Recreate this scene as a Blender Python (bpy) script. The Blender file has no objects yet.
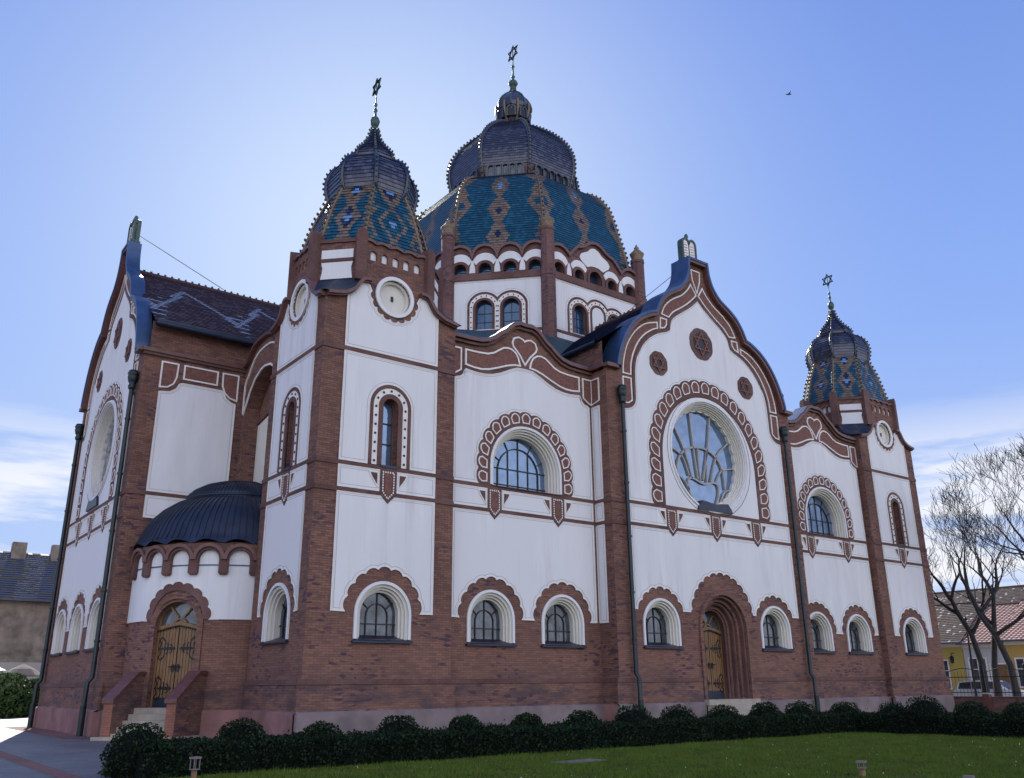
import bpy, math, random
import numpy as np
from mathutils import Vector, Matrix
from mathutils.geometry import delaunay_2d_cdt
random.seed(7)
PI=math.pi; R=math.radians
scene=bpy.context.scene
COL=scene.collection
# ------------------------------------------------------------------ materials
def new_mat(name):
    m=bpy.data.materials.new(name); m.use_nodes=True
    nt=m.node_tree; b=nt.nodes['Principled BSDF']; return m,nt,b
def N(nt,t,**k):
    n=nt.nodes.new(t)
    for a,v in k.items(): setattr(n,a,v)
    return n
def noise(nt,scale,detail=4,rough=.6,coord='Object',vec=None):
    n=N(nt,'ShaderNodeTexNoise'); n.inputs['Scale'].default_value=scale; n.inputs['Detail'].default_value=detail; n.inputs['Roughness'].default_value=rough
    if vec is None:
        tc=N(nt,'ShaderNodeTexCoord'); vec=tc.outputs[coord]
    nt.links.new(vec,n.inputs['Vector']); return n
def ramp(nt,src,p0,p1,c0=(0,0,0,1),c1=(1,1,1,1)):
    r=N(nt,'ShaderNodeValToRGB'); r.color_ramp.elements[0].position=p0; r.color_ramp.elements[1].position=p1
    r.color_ramp.elements[0].color=c0; r.color_ramp.elements[1].color=c1
    nt.links.new(src,r.inputs[0]); return r
def mixc(nt,fac,a,b,mode='MIX'):
    m=N(nt,'ShaderNodeMix',data_type='RGBA',blend_type=mode)
    for s,v in (('Factor',fac),('A',a),('B',b)):
        idx={'Factor':0,'A':6,'B':7}[s]
        if isinstance(v,(int,float)): m.inputs[idx].default_value=v
        elif isinstance(v,tuple): m.inputs[idx].default_value=(*v[:3],1)
        else: nt.links.new(v,m.inputs[idx])
    return m.outputs[2]
def bump(nt,b,h,strength=.3,dist=.02):
    n=N(nt,'ShaderNodeBump'); n.inputs['Strength'].default_value=strength; n.inputs['Distance'].default_value=dist
    nt.links.new(h,n.inputs['Height']); nt.links.new(n.outputs[0],b.inputs['Normal'])
def plain(name,col,rough=.7,metal=0.,nscale=3.,var=.25,bmp=.15,spec=.5,fine=30.):
    m,nt,b=new_mat(name); b.inputs['Roughness'].default_value=rough; b.inputs['Metallic'].default_value=metal
    b.inputs['Specular IOR Level'].default_value=spec
    n=noise(nt,nscale); r=ramp(nt,n.outputs[0],.3,.7)
    lo=tuple(c*(1-var) for c in col); hi=tuple(min(1,c*(1+var)) for c in col)
    c=mixc(nt,r.outputs[0],lo,hi); nt.links.new(c,b.inputs['Base Color'])
    if bmp: n2=noise(nt,fine,3); bump(nt,b,n2.outputs[0],bmp,.01)
    return m
def brick_mat(name,c1,c2,mortar,bw=.26,rh=.077,stain=True):
    m,nt,b=new_mat(name); b.inputs['Roughness'].default_value=.85
    tc=N(nt,'ShaderNodeTexCoord'); br=N(nt,'ShaderNodeTexBrick')
    nt.links.new(tc.outputs['UV'],br.inputs['Vector'])
    for k,v in (('Scale',1),('Mortar Size',.007),('Mortar Smooth',.3),('Bias',-.1),('Brick Width',bw),('Row Height',rh)): br.inputs[k].default_value=v
    br.inputs['Color1'].default_value=(*c1,1); br.inputs['Color2'].default_value=(*c2,1); br.inputs['Mortar'].default_value=(*mortar,1)
    n1=noise(nt,.35,5,.65); r1=ramp(nt,n1.outputs[0],.42,.62)
    c=mixc(nt,r1.outputs[0],br.outputs[0],(.36,.30,.34),'MULTIPLY')
    mm=N(nt,'ShaderNodeMix',data_type='RGBA'); mm.inputs[0].default_value=.45
    nt.links.new(br.outputs[0],mm.inputs[6]); nt.links.new(c,mm.inputs[7]); c=mm.outputs[2]
    n2=noise(nt,.8,4,.6); r2=ramp(nt,n2.outputs[0],.5,.75)
    c=mixc(nt,r2.outputs[0],c,(.17,.095,.085))if not stain else c
    if stain:
        # weathering of the lowest courses: washed orange patches and dark crusts
        geo=N(nt,'ShaderNodeNewGeometry'); sep=N(nt,'ShaderNodeSeparateXYZ'); nt.links.new(geo.outputs['Position'],sep.inputs[0])
        mr=N(nt,'ShaderNodeMapRange'); nt.links.new(sep.outputs[2],mr.inputs[0]); mr.inputs[1].default_value=5.5; mr.inputs[2].default_value=2.0
        mu=N(nt,'ShaderNodeMath',operation='MULTIPLY'); nt.links.new(mr.outputs[0],mu.inputs[0]); mu.inputs[1].default_value=.5
        c=mixc(nt,mu.outputs[0],c,mixc(nt,.5,br.outputs[0],(.26,.13,.10)))
        mr2=N(nt,'ShaderNodeMapRange'); nt.links.new(sep.outputs[2],mr2.inputs[0]); mr2.inputs[1].default_value=2.3; mr2.inputs[2].default_value=1.6
        mpg=N(nt,'ShaderNodeMapping'); mpg.inputs['Scale'].default_value=(1,1,5)
        nt.links.new(tc.outputs['Object'],mpg.inputs[0])
        n3=noise(nt,.7,6,.75,vec=mpg.outputs[0]); r3=ramp(nt,n3.outputs[0],.44,.6)
        m3=N(nt,'ShaderNodeMath',operation='MULTIPLY'); nt.links.new(r3.outputs[0],m3.inputs[0]); nt.links.new(mr2.outputs[0],m3.inputs[1])
        m4=N(nt,'ShaderNodeMath',operation='MULTIPLY'); nt.links.new(m3.outputs[0],m4.inputs[0]); m4.inputs[1].default_value=.75
        c=mixc(nt,m4.outputs[0],c,(.055,.04,.05))
        # whole dark glazed bricks scattered
        vor=N(nt,'ShaderNodeTexVoronoi'); mp=N(nt,'ShaderNodeMapping'); mp.inputs['Scale'].default_value=(3.85,13,1); nt.links.new(tc.outputs['UV'],mp.inputs[0]); nt.links.new(mp.outputs[0],vor.inputs['Vector'])
        vor.inputs['Scale'].default_value=1.0
        sp=N(nt,'ShaderNodeSeparateColor'); nt.links.new(vor.outputs['Color'],sp.inputs[0])
        r4=ramp(nt,sp.outputs[0],.80,.84); n5=noise(nt,.5,3); r5=ramp(nt,n5.outputs[0],.45,.55)
        m5=N(nt,'ShaderNodeMath',operation='MULTIPLY'); nt.links.new(r4.outputs[0],m5.inputs[0]); nt.links.new(r5.outputs[0],m5.inputs[1])
        c=mixc(nt,m5.outputs[0],c,(.07,.035,.05))
    nt.links.new(c,b.inputs['Base Color']); bump(nt,b,br.outputs['Fac'],-.35,.012)
    return m
def plaster_mat(name,col):
    m,nt,b=new_mat(name); b.inputs['Roughness'].default_value=.9
    tc=N(nt,'ShaderNodeTexCoord'); mp=N(nt,'ShaderNodeMapping'); mp.inputs['Scale'].default_value=(1,1,.22); nt.links.new(tc.outputs['Object'],mp.inputs[0])
    n=noise(nt,1.3,6,.6,vec=mp.outputs[0]); r=ramp(nt,n.outputs[0],.35,.75)
    c=mixc(nt,r.outputs[0],col,tuple(x*.86 for x in col))
    mp2=N(nt,'ShaderNodeMapping'); mp2.inputs['Scale'].default_value=(3.2,3.2,.16); nt.links.new(tc.outputs['Object'],mp2.inputs[0]); n4=noise(nt,1.0,5,.7,vec=mp2.outputs[0]); r4=ramp(nt,n4.outputs[0],.52,.78); c=mixc(nt,r4.outputs[0],c,(col[0]*.77,col[1]*.76,col[2]*.745))
    n2=noise(nt,.25,3); r2=ramp(nt,n2.outputs[0],.4,.7); c=mixc(nt,r2.outputs[0],c,tuple(x*.94 for x in col))
    nt.links.new(c,b.inputs['Base Color']); n3=noise(nt,25,4); bump(nt,b,n3.outputs[0],.12,.01)
    return m
def glass_mat(name,col,rough=.06,metal=.55,lo=.88,hi=1.15):
    m,nt,b=new_mat(name); b.inputs['Roughness'].default_value=rough; b.inputs['Metallic'].default_value=metal
    n=noise(nt,2.2,3); r=ramp(nt,n.outputs[0],.35,.65); c=mixc(nt,r.outputs[0],tuple(x*lo for x in col),tuple(x*hi for x in col)); nt.links.new(c,b.inputs['Base Color'])
    n2=noise(nt,5,2); bump(nt,b,n2.outputs[0],.10,.02); return m
def tile_mat(name,col,rough=.3,var=.3,spec=.6,metal=0.):
    m,nt,b=new_mat(name); b.inputs['Roughness'].default_value=rough; b.inputs['Specular IOR Level'].default_value=spec; b.inputs['Metallic'].default_value=metal
    n=noise(nt,9,3); r=ramp(nt,n.outputs[0],.3,.7); n0=noise(nt,.6,3); r0=ramp(nt,n0.outputs[0],.3,.7)
    c=mixc(nt,r.outputs[0],tuple(x*(1-var) for x in col),tuple(min(1,x*(1+var)) for x in col)); c=mixc(nt,r0.outputs[0],c,tuple(x*.75 for x in col))
    nt.links.new(c,b.inputs['Base Color']); n2=noise(nt,14,3); bump(nt,b,n2.outputs[0],.25,.02); return m
M={}
M['brick']=brick_mat('brick',(.245,.115,.076),(.130,.062,.050),(.062,.04,.04))
M['brickup']=brick_mat('brick_light',(.19,.095,.082),(.13,.066,.064),(.11,.062,.06))
M['bricklit']=brick_mat('brick_orange_lit',(.30,.12,.075),(.24,.095,.065),(.13,.07,.06),.26,.077,False)
M['terra']=plain('terracotta',(.165,.07,.055),.8,nscale=9,var=.35,bmp=.3)
M['mould']=plain('glazed_brown',(.12,.048,.042),.45,nscale=6,var=.25)
M['trim']=brick_mat('brick_trim',(.155,.073,.057),(.115,.054,.050),(.095,.055,.052),.12,.077,False)
M['plaster']=plaster_mat('plaster',(.74,.73,.745))
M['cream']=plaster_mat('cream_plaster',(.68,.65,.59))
M['tracery']=plain('tracery_stone',(.36,.34,.32),.8,var=.15)
M['groove']=plain('groove_line',(.34,.31,.31),.9,var=.1,bmp=0)
M['line']=plain('white_line',(.72,.68,.65),.6,var=.1,bmp=0)
M['bluemetal']=plain('blue_sheet',(.035,.075,.17),.42,.35,nscale=1.5,var=.25,bmp=.08,fine=4)
M['darkmetal']=plain('dark_sheet',(.022,.031,.056),.45,.35,nscale=2,var=.3,bmp=.08,fine=4)
M['iron']=plain('iron',(.012,.014,.018),.45,.3,var=.2,bmp=.1)
M['pipe']=plain('pipe_green',(.012,.022,.026),.4,.3,var=.3,bmp=.05)
M['copper']=plain('verdigris',(.045,.085,.075),.5,.2,nscale=6,var=.4)
M['crocket']=plain('crocket_glaze',(.055,.065,.055),.45,nscale=8,var=.4)
M['ochre']=plain('ochre_glaze',(.17,.115,.07),.5,nscale=8,var=.4)
M['glass']=glass_mat('window_glass',(.15,.22,.34),.06,.5)
M['glassdark']=glass_mat('window_glass_dark',(.055,.065,.08),.09,.2,.5,1.8)  # wide tone noise paints tree reflections into the pane colour
M['glassblue']=glass_mat('drum_glass',(.025,.07,.15),.10,.3)
M['tblue']=tile_mat('tile_blue',(.006,.058,.100),.3)
M['tlight']=tile_mat('tile_lightblue',(.16,.30,.55),.25)
M['tbrown']=tile_mat('tile_brown',(.19,.135,.095),.4)
M['tbulb']=tile_mat('tile_bulb',(.04,.044,.072),.28)
M['tnavy']=tile_mat('tile_navy',(.012,.020,.055),.25)
M['troof']=tile_mat('tile_roof',(.070,.038,.045),.7,.3,.25)
M['tpale']=tile_mat('tile_pale',(.42,.52,.72),.25,.3,.6)
M['leadroof']=plain('lead_roof',(.02,.05,.065),.65,.1,nscale=1.5,var=.3)
M['plinth']=plain('plinth_stone',(.20,.155,.16),.8,nscale=1.2,var=.25,bmp=.2)
M['plinthrose']=plain('plinth_rose',(.25,.125,.115),.8,nscale=1.0,var=.3,bmp=.2)
M['step']=plain('step_stone',(.33,.29,.24),.8,nscale=2,var=.2)
for k_,f_ in (('tblue',1.5),('tbrown',.7),('tbulb',1.8),('troof',1.5),('tnavy',1.7)):
    c_={'tblue':(.006,.058,.100),'tbrown':(.19,.135,.095),'tbulb':(.04,.044,.072),'troof':(.07,.038,.045),'tnavy':(.012,.02,.055)}[k_]
    M[k_+'2']=tile_mat(k_+'_alt',tuple(min(1,x*f_) for x in c_),.35 if k_!='troof' else .6)
VAR={k:(k,k,k+'2') for k in ('tblue','tbrown','tbulb','troof','tnavy')}
M['wood']=None
def wood():
    m,nt,b=new_mat('door_wood'); b.inputs['Roughness'].default_value=.5
    tc=N(nt,'ShaderNodeTexCoord'); mp=N(nt,'ShaderNodeMapping'); mp.inputs['Scale'].default_value=(6,6,.6); nt.links.new(tc.outputs['Object'],mp.inputs[0])
    n=noise(nt,3,6,.7,vec=mp.outputs[0]); r=ramp(nt,n.outputs[0],.3,.7,(.10,.048,.018,1),(.27,.145,.055,1)); nt.links.new(r.outputs[0],b.inputs['Base Color']); bump(nt,b,n.outputs[0],.2,.01); return m
M['wood']=wood()
# ------------------------------------------------------------------ geometry builder
class Fr:
    def __init__(s,x,y,ang,z=0):
        s.o=Vector((x,y,z)); s.U=Vector((math.cos(ang),math.sin(ang),0)); s.N=Vector((math.sin(ang),-math.cos(ang),0)); s.cyl=None
    def P(s,u,z,d=0.): return s.o+s.U*u+Vector((0,0,z))+s.N*d
    def off(s,du=0,dz=0,dd=0):
        f=Fr(0,0,0); f.o=s.P(du,dz,dd); f.U=s.U; f.N=s.N; return f
class Cyl:
    def __init__(s,x,y,Rr,th0): s.c=(x,y); s.R=Rr; s.t=th0; s.cyl=True
    def P(s,u,z,d=0.):
        t=s.t+u/s.R; return Vector((s.c[0]+(s.R+d)*math.cos(t),s.c[1]+(s.R+d)*math.sin(t),z))
    def off(s,du=0,dz=0,dd=0):
        return Off(s,du,dz,dd)
class Off:
    def __init__(s,b,du,dz,dd): s.b=b;s.a=(du,dz,dd);s.cyl=b.cyl
    def P(s,u,z,d=0.): return s.b.P(u+s.a[0],z+s.a[1],d+s.a[2])
def arch(cx,z0,zs,r,n=20,rz=None):
    rz=rz or r
    return [(cx-r,z0),(cx+r,z0)]+[(cx+r*math.cos(PI*i/n),zs+rz*math.sin(PI*i/n)) for i in range(n+1)]
def archpath(cx,z0,zs,r,n=20): # open, right to left
    return [(cx+r,z0)]+[(cx+r*math.cos(PI*i/n),zs+r*math.sin(PI*i/n)) for i in range(n+1)]+[(cx-r,z0)]
def circ(cx,cz,r,n=28,a0=0,a1=2*PI,rz=None):
    rz=rz or r
    full=abs(a1-a0-2*PI)<1e-6
    return [(cx+r*math.cos(a0+(a1-a0)*i/n),cz+rz*math.sin(a0+(a1-a0)*i/n)) for i in range(n if full else n+1)]
def rs(path,m): # resample open path in m segments, returns pts and right-hand normals
    L=[0]
    for a,b in zip(path,path[1:]): L.append(L[-1]+math.hypot(b[0]-a[0],b[1]-a[1]))
    out=[];nr=[];j=0
    for i in range(m+1):
        s=L[-1]*i/m
        while j<len(path)-2 and L[j+1]<s: j+=1
        a,b=path[j],path[j+1]; seg=max(L[j+1]-L[j],1e-9); t=(s-L[j])/seg
        out.append((a[0]+(b[0]-a[0])*t,a[1]+(b[1]-a[1])*t)); nr.append(((b[1]-a[1])/seg,-(b[0]-a[0])/seg))
    return out,nr
def scal(path,nl,amp,k=6): # lobed version of an open path; bulges to the right hand side of travel
    p,nr=rs(path,nl*k); o=[]
    for i,(q,n) in enumerate(zip(p,nr)):
        t=(i%k)/k; a=amp*math.sin(PI*t)**.6 if t>0 else 0
        o.append((q[0]+n[0]*a,q[1]+n[1]*a))
    return o
def mirror(h): # half profile (u>=0, listed from centre outwards) -> full right-to-left reversed: from +u end to -u end
    r=list(reversed(h)); l=[(-u,z) for u,z in h if u>1e-6]; return r+l
class MB:
    def __init__(s): s.v=[];s.f=[];s.m=[];s.sm=[];s.uv=[];s.mats=[]
    def mi(s,m):
        if m not in s.mats: s.mats.append(m)
        return s.mats.index(m)
    def face(s,pts,m,smooth=False,uv=None):
        k=len(s.v); s.v+= [tuple(p) for p in pts]; s.f.append(tuple(range(k,k+len(pts)))); s.m.append(s.mi(m)); s.sm.append(smooth); s.uv.append(uv)
    def prism(s,fr,loops,d0,d1,m,side=None,back=False,steiner=None,sides=True,os=True):
        side=side or m
        loops=[[p for i,p in enumerate(l) if math.hypot(p[0]-l[i-1][0],p[1]-l[i-1][1])>1e-5] for l in loops]
        if fr.cyl:
            nl=[]
            for l in loops:
                q=[]
                for i in range(len(l)):
                    a,b=l[i],l[(i+1)%len(l)]; n=max(1,int(abs(b[0]-a[0])/.22)+ (1 if abs(b[0]-a[0])>.22 else 0))
                    q+=[(a[0]+(b[0]-a[0])*j/n,a[1]+(b[1]-a[1])*j/n) for j in range(n)]
                nl.append(q)
            loops=nl
        vs=[];es=[];fs=[]
        for l in loops:
            k=len(vs); vs+=[Vector(p) for p in l]; es+=[(k+i,k+(i+1)%len(l)) for i in range(len(l))]; fs.append(list(range(k,k+len(l))))
        if fr.cyl:
            us=[p[0] for l in loops for p in l]; zs=[p[1] for l in loops for p in l]
            u=min(us)+.11
            while u<max(us):
                z=min(zs)+.01*random.random()+.05
                while z<max(zs): vs.append(Vector((u+.004*random.random(),z))); z+=.45
                u+=.22
        r=delaunay_2d_cdt(vs,es,fs if len(loops)>1 else [],2 if len(loops)>1 else 1,1e-6)
        V,F=r[0],r[2]
        for f in F:
            p=[V[i] for i in f]; a=sum(p[i][0]*p[(i+1)%len(p)][1]-p[(i+1)%len(p)][0]*p[i][1] for i in range(len(p)))
            if abs(a)<1e-9: continue
            if a<0: p=p[::-1]
            uv=[(q[0],q[1]) for q in p]
            s.face([fr.P(q[0],q[1],d1) for q in p],m,uv=uv)
            if back: s.face([fr.P(q[0],q[1],d0) for q in reversed(p)],m)
        if sides:
            for li,l in enumerate(loops):
                if li==0 and not os: continue
                a=sum(l[i][0]*l[(i+1)%len(l)][1]-l[(i+1)%len(l)][0]*l[i][1] for i in range(len(l)))
                if (a<0)!=(li>0): l=l[::-1]
                for i in range(len(l)):
                    p,q=l[i],l[(i+1)%len(l)]
                    s.face([fr.P(*p,d0),fr.P(*q,d0),fr.P(*q,d1),fr.P(*p,d1)],side)
    def ring(s,fr,op,ip,d0,d1,m,closed=False): # between two equal-length paths travelling CCW (outer on the right)
        n=len(op); rng=range(n if closed else n-1)
        for i in rng:
            j=(i+1)%n
            s.face([fr.P(*op[i],d1),fr.P(*op[j],d1),fr.P(*ip[j],d1),fr.P(*ip[i],d1)],m,uv=[op[i],op[j],ip[j],ip[i]])
            s.face([fr.P(*op[i],d0),fr.P(*op[j],d0),fr.P(*op[j],d1),fr.P(*op[i],d1)],m)
            s.face([fr.P(*ip[i],d1),fr.P(*ip[j],d1),fr.P(*ip[j],d0),fr.P(*ip[i],d0)],m)
        if not closed:
            for i,fl in ((0,1),(n-1,0)):
                q=[fr.P(*op[i],d0),fr.P(*op[i],d1),fr.P(*ip[i],d1),fr.P(*ip[i],d0)]
                s.face(q if fl else q[::-1],m)
    def stroke(s,fr,path,w,d0,d1,m,closed=False):
        n=len(path); L=[];Rr=[]
        for i in range(n):
            a=path[i-1] if (closed or i>0) else path[i]; b=path[(i+1)%n] if (closed or i<n-1) else path[i]; c=path[i]
            t1=Vector((c[0]-a[0],c[1]-a[1])); t2=Vector((b[0]-c[0],b[1]-c[1]))
            if t1.length<1e-7: t1=t2
            if t2.length<1e-7: t2=t1
            t1.normalize();t2.normalize(); t=(t1+t2)
            if t.length<1e-3: t=t1
            t.normalize(); k=min(1/max(.35,t.dot(t1)),2.2); nx,nz=t[1]*w/2*k,-t[0]*w/2*k
            Rr.append((c[0]+nx,c[1]+nz)); L.append((c[0]-nx,c[1]-nz))
        s.ring(fr,Rr,L,d0,d1,m,closed)
    def box(s,fr,u0,u1,z0,z1,d0,d1,m):
        P=fr.P; c=[P(u,z,d) for d in (d0,d1) for z in (z0,z1) for u in (u0,u1)]
        for q in ((4,5,7,6),(1,0,2,3),(0,4,6,2),(5,1,3,7),(6,7,3,2),(0,1,5,4)): s.face([c[i] for i in q],m)
    def grid(s,rows,m,closeu=True,smooth=True,flip=False,uvs=None):
        k=len(s.v); n=len(rows[0])
        for r in rows: s.v+=[tuple(p) for p in r]
        for i in range(len(rows)-1):
            for j in range(n if closeu else n-1):
                a=k+i*n+j;b=k+i*n+(j+1)%n;c=k+(i+1)*n+(j+1)%n;d=k+(i+1)*n+j
                s.f.append((a,b,c,d) if not flip else (d,c,b,a)); s.m.append(s.mi(m)); s.sm.append(smooth); s.uv.append(None)
    def lathe(s,x,y,prof,m,n=16,smooth=True): # prof (r,z) bottom to top
        s.grid([[(x+r*math.cos(2*PI*j/n),y+r*math.sin(2*PI*j/n),z) for j in range(n)] for r,z in prof],m,True,smooth)
    def tube(s,pts,rad,m,n=6,cap=False):
        pts=[Vector(p) for p in pts]; rows=[]; prev=None
        for i,p in enumerate(pts):
            t=(pts[min(i+1,len(pts)-1)]-pts[max(i-1,0)]).normalized()
            if prev is None: prev=Vector((0,0,1)).cross(t) if abs(t.z)<.9 else Vector((1,0,0)).cross(t)
            a=(prev-t*prev.dot(t)).normalized(); prev=a; b=t.cross(a); r=rad[i] if isinstance(rad,(list,tuple)) else rad
            rows.append([p+(a*math.cos(2*PI*j/n)+b*math.sin(2*PI*j/n))*r for j in range(n)])
        s.grid(rows,m,True,True)
        if cap:
            s.face(rows[-1],m); s.face(rows[0][::-1],m)
    def ball(s,c,r,m,n=8,k=5,sz=1.):
        s.grid([[(c[0]+r*math.sin(PI*i/k)*math.cos(2*PI*j/n),c[1]+r*math.sin(PI*i/k)*math.sin(2*PI*j/n),c[2]-r*sz*math.cos(PI*i/k)) for j in range(n)] for i in range(k+1)],m)
    def build(s,name,parent=None,mat=None,label=None,loc=None):
        me=bpy.data.meshes.new(name); o=bpy.data.objects.new(name,me)
        off=Vector((0,0,0))
        if parent is not None:
            q=parent
            while q is not None: off=off+Vector(q.location); q=q.parent
        if loc is not None: off=off+Vector(loc); o.location=loc
        V=np.array(s.v,dtype=float)-np.array(off) if s.v else np.zeros((0,3))
        me.from_pydata(V.tolist(),[],s.f)
        for m in s.mats: me.materials.append(M[m] if isinstance(m,str) else m)
        me.polygons.foreach_set('material_index',s.m); me.polygons.foreach_set('use_smooth',s.sm)
        uv=me.uv_layers.new(name='UVMap'); A=np.zeros((len(me.loops),2)); li=0; W=np.array(s.v)
        for f,u in zip(s.f,s.uv):
            if u is None:
                p=W[list(f)]; nrm=np.zeros(3)
                for i in range(len(f)): nrm+=np.cross(p[i]-p[0],p[(i+1)%len(f)]-p[0])
                l=np.linalg.norm(nrm); nrm=nrm/l if l>1e-12 else np.array([0,0,1.])
                if abs(nrm[2])>.8: u=p[:,:2]
                else:
                    t=np.array([-nrm[1],nrm[0],0]); t/=max(np.linalg.norm(t),1e-9); u=np.stack([p@t,p[:,2]],1)
            A[li:li+len(f)]=u; li+=len(f)
        uv.data.foreach_set('uv',A.ravel())
        me.validate(); me.update(); COL.objects.link(o)
        if parent is not None: o.parent=parent
        if label: o['label']=label
        return o
def thing(name,label,cat,loc=(0,0,0),group=None):
    o=bpy.data.objects.new(name,None); COL.objects.link(o); o.location=loc; o.empty_display_size=.2
    o['label']=label;o['category']=cat
    if group:o['group']=group
    return o
def tag(o,label,cat,group=None):
    o['label']=label;o['category']=cat
    if group:o['group']=group
    return o
def struct(o,kind='structure'): o['kind']=kind; return o
# ================================================================== SYNAGOGUE
CX,CY=30.57,40.15
syn=thing('synagogue','large white and red brick art nouveau synagogue with tiled blue central dome and corner domes','synagogue',(CX,CY,0))
def panel_line(mb,fr,pts,d=.03):
    """white plaster field with an incised rim"""
    mb.prism(fr,[pts],-.02,d,'plaster')
    # inset outline
    n=len(pts); a=sum(pts[i][0]*pts[(i+1)%n][1]-pts[(i+1)%n][0]*pts[i][1] for i in range(n)); sg=1 if a>0 else -1
    ins=[]
    for i in range(n):
        p,q,r=Vector(pts[i-1]),Vector(pts[i]),Vector(pts[(i+1)%n]); t1=(q-p);t2=(r-q)
        if t1.length<1e-6 or t2.length<1e-6: continue
        t1.normalize();t2.normalize();t=t1+t2
        if t.length<.2: continue
        t.normalize(); nn=Vector((-t[1],t[0]))*sg*.085/max(.5,t.dot(t1)); ins.append((q[0]+nn[0],q[1]+nn[1]))
    mb.stroke(fr,pts,.035,d-.01,d+.018,'line',True)
    if len(ins)>3: mb.stroke(fr,ins,.012,d-.01,d+.006,'groove',True)
def shield(mb,fr,cx,w=.21):
    o=[(cx-w-.12,8.60),(cx-w-.12,7.78),(cx-.1,7.56),(cx,7.46),(cx+.1,7.56),(cx+w+.12,7.78),(cx+w+.12,8.60)]
    mb.prism(fr,[o],0,.055,'trim')
    i=[(cx-w*.62,8.48),(cx-w*.62,7.92),(cx,7.70),(cx+w*.62,7.92),(cx+w*.62,8.48)]
    mb.prism(fr,[i],.05,.06,'terra')
    j=[(cx-w,8.54),(cx-w,7.86),(cx,7.62),(cx+w,7.86),(cx+w,8.54)]
    p,nr=rs(j+[j[0]],26)
    for q in p[:-1]: mb.box(fr,q[0]-.022,q[0]+.022,q[1]-.03,q[1]+.03,.05,.07,'line')
    for sg in (-1,1):
        a=[(cx+sg*(w+.2),8.50),(cx+sg*(w+.52),8.50),(cx+sg*(w+.44),8.33),(cx+sg*(w+.2),8.02)]
        if sg<0: a=a[::-1]
        mb.prism(fr,[a],0,.05,'trim'); mb.stroke(fr,a,.04,.02,.062,'line',True)
def bands(mb,fr,u0,u1,z=((8.60,8.76),(7.70,7.86))):
    for a,b in z: mb.box(fr,u0,u1,a,b,-.01,.045,'trim')
def midpanels(mb,fr,u0,u1,cuts):
    """strip of white fields between the two string courses, broken by the shields"""
    x=u0
    for c in list(cuts)+[None]:
        e=(c-.33) if c is not None else u1
        if e-x>.1: panel_line(mb,fr,[(x,7.87),(e,7.87),(e,8.59),(x,8.59)])
        if c is not None: x=c+.33
def base_window(fr,cx,glass='glassdark'):
    mb=MB(); z0,zs=3.02,3.82; Rs=[1.05,.95,.86,.78,.71]; ds=[.06,-.03,-.12,-.22]
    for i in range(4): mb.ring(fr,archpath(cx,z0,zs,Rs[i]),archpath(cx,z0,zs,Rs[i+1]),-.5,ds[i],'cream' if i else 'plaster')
    w=mb.build('window',syn)
    s=MB(); s.face([fr.P(cx-1.1,2.96,.12),fr.P(cx+1.1,2.96,.12),fr.P(cx+.74,3.16,-.42),fr.P(cx-.74,3.16,-.42)],'darkmetal'); s.box(fr,cx-1.1,cx+1.1,2.90,2.96,0,.12,'darkmetal'); s.build('sill',w)
    g=MB(); g.prism(fr,[arch(cx,3.1,zs,.73)],-.47,-.43,glass); g.build('pane',w)
    b=MB()
    b.stroke(fr,[(cx,3.1),(cx,zs+.7)],.035,-.43,-.39,'iron'); b.stroke(fr,[(cx-.71,3.52),(cx+.71,3.52)],.035,-.43,-.385,'iron')
    ip=archpath(cx,3.1,zs-.05,.40,14); b.stroke(fr,ip,.035,-.43,-.39,'iron')
    for a in (35,145): b.stroke(fr,[(cx+.40*math.cos(R(a)),zs-.05+.4*math.sin(R(a))),(cx+.71*math.cos(R(a)),zs+.71*math.sin(R(a)))],.03,-.43,-.39,'iron')
    b.build('glazing_bars',w)
    return w
def hood(cx,Rr=1.42,zs=3.86,amp=.09,n=9,z0=None):
    p=scal([(cx+Rr*math.cos(PI*i/30),zs+Rr*math.sin(PI*i/30)) for i in range(31)],n,amp)
    return p
def lobe_ring(mb,fr,outer,inner,nl,amp):
    """brick ring with lobed outer edge and a white framed terracotta field in each lobe"""
    k=6; so=scal(outer,nl,amp,k); si,_=rs(inner,nl*k)
    mb.ring(fr,so,si,-.02,.05,'trim')
    po,_=rs(outer,nl*8); pi,_=rs(inner,nl*8)
    def at(i,t,h):
        j=i*8+t*8; a=int(j); f=j-a; a2=min(a+1,len(po)-1)
        o=(po[a][0]*(1-f)+po[a2][0]*f,po[a][1]*(1-f)+po[a2][1]*f); n=(pi[a][0]*(1-f)+pi[a2][0]*f,pi[a][1]*(1-f)+pi[a2][1]*f)
        return (n[0]+(o[0]-n[0])*h,n[1]+(o[1]-n[1])*h)
    for i in range(nl):
        q=[at(i,.2,.30),at(i,.14,.72),at(i,.3,.93),at(i,.5,1.0),at(i,.7,.93),at(i,.86,.72),at(i,.8,.30)]
        mb.prism(fr,[q],.045,.058,'terra'); mb.stroke(fr,q,.045,.045,.072,'line',True)
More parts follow.
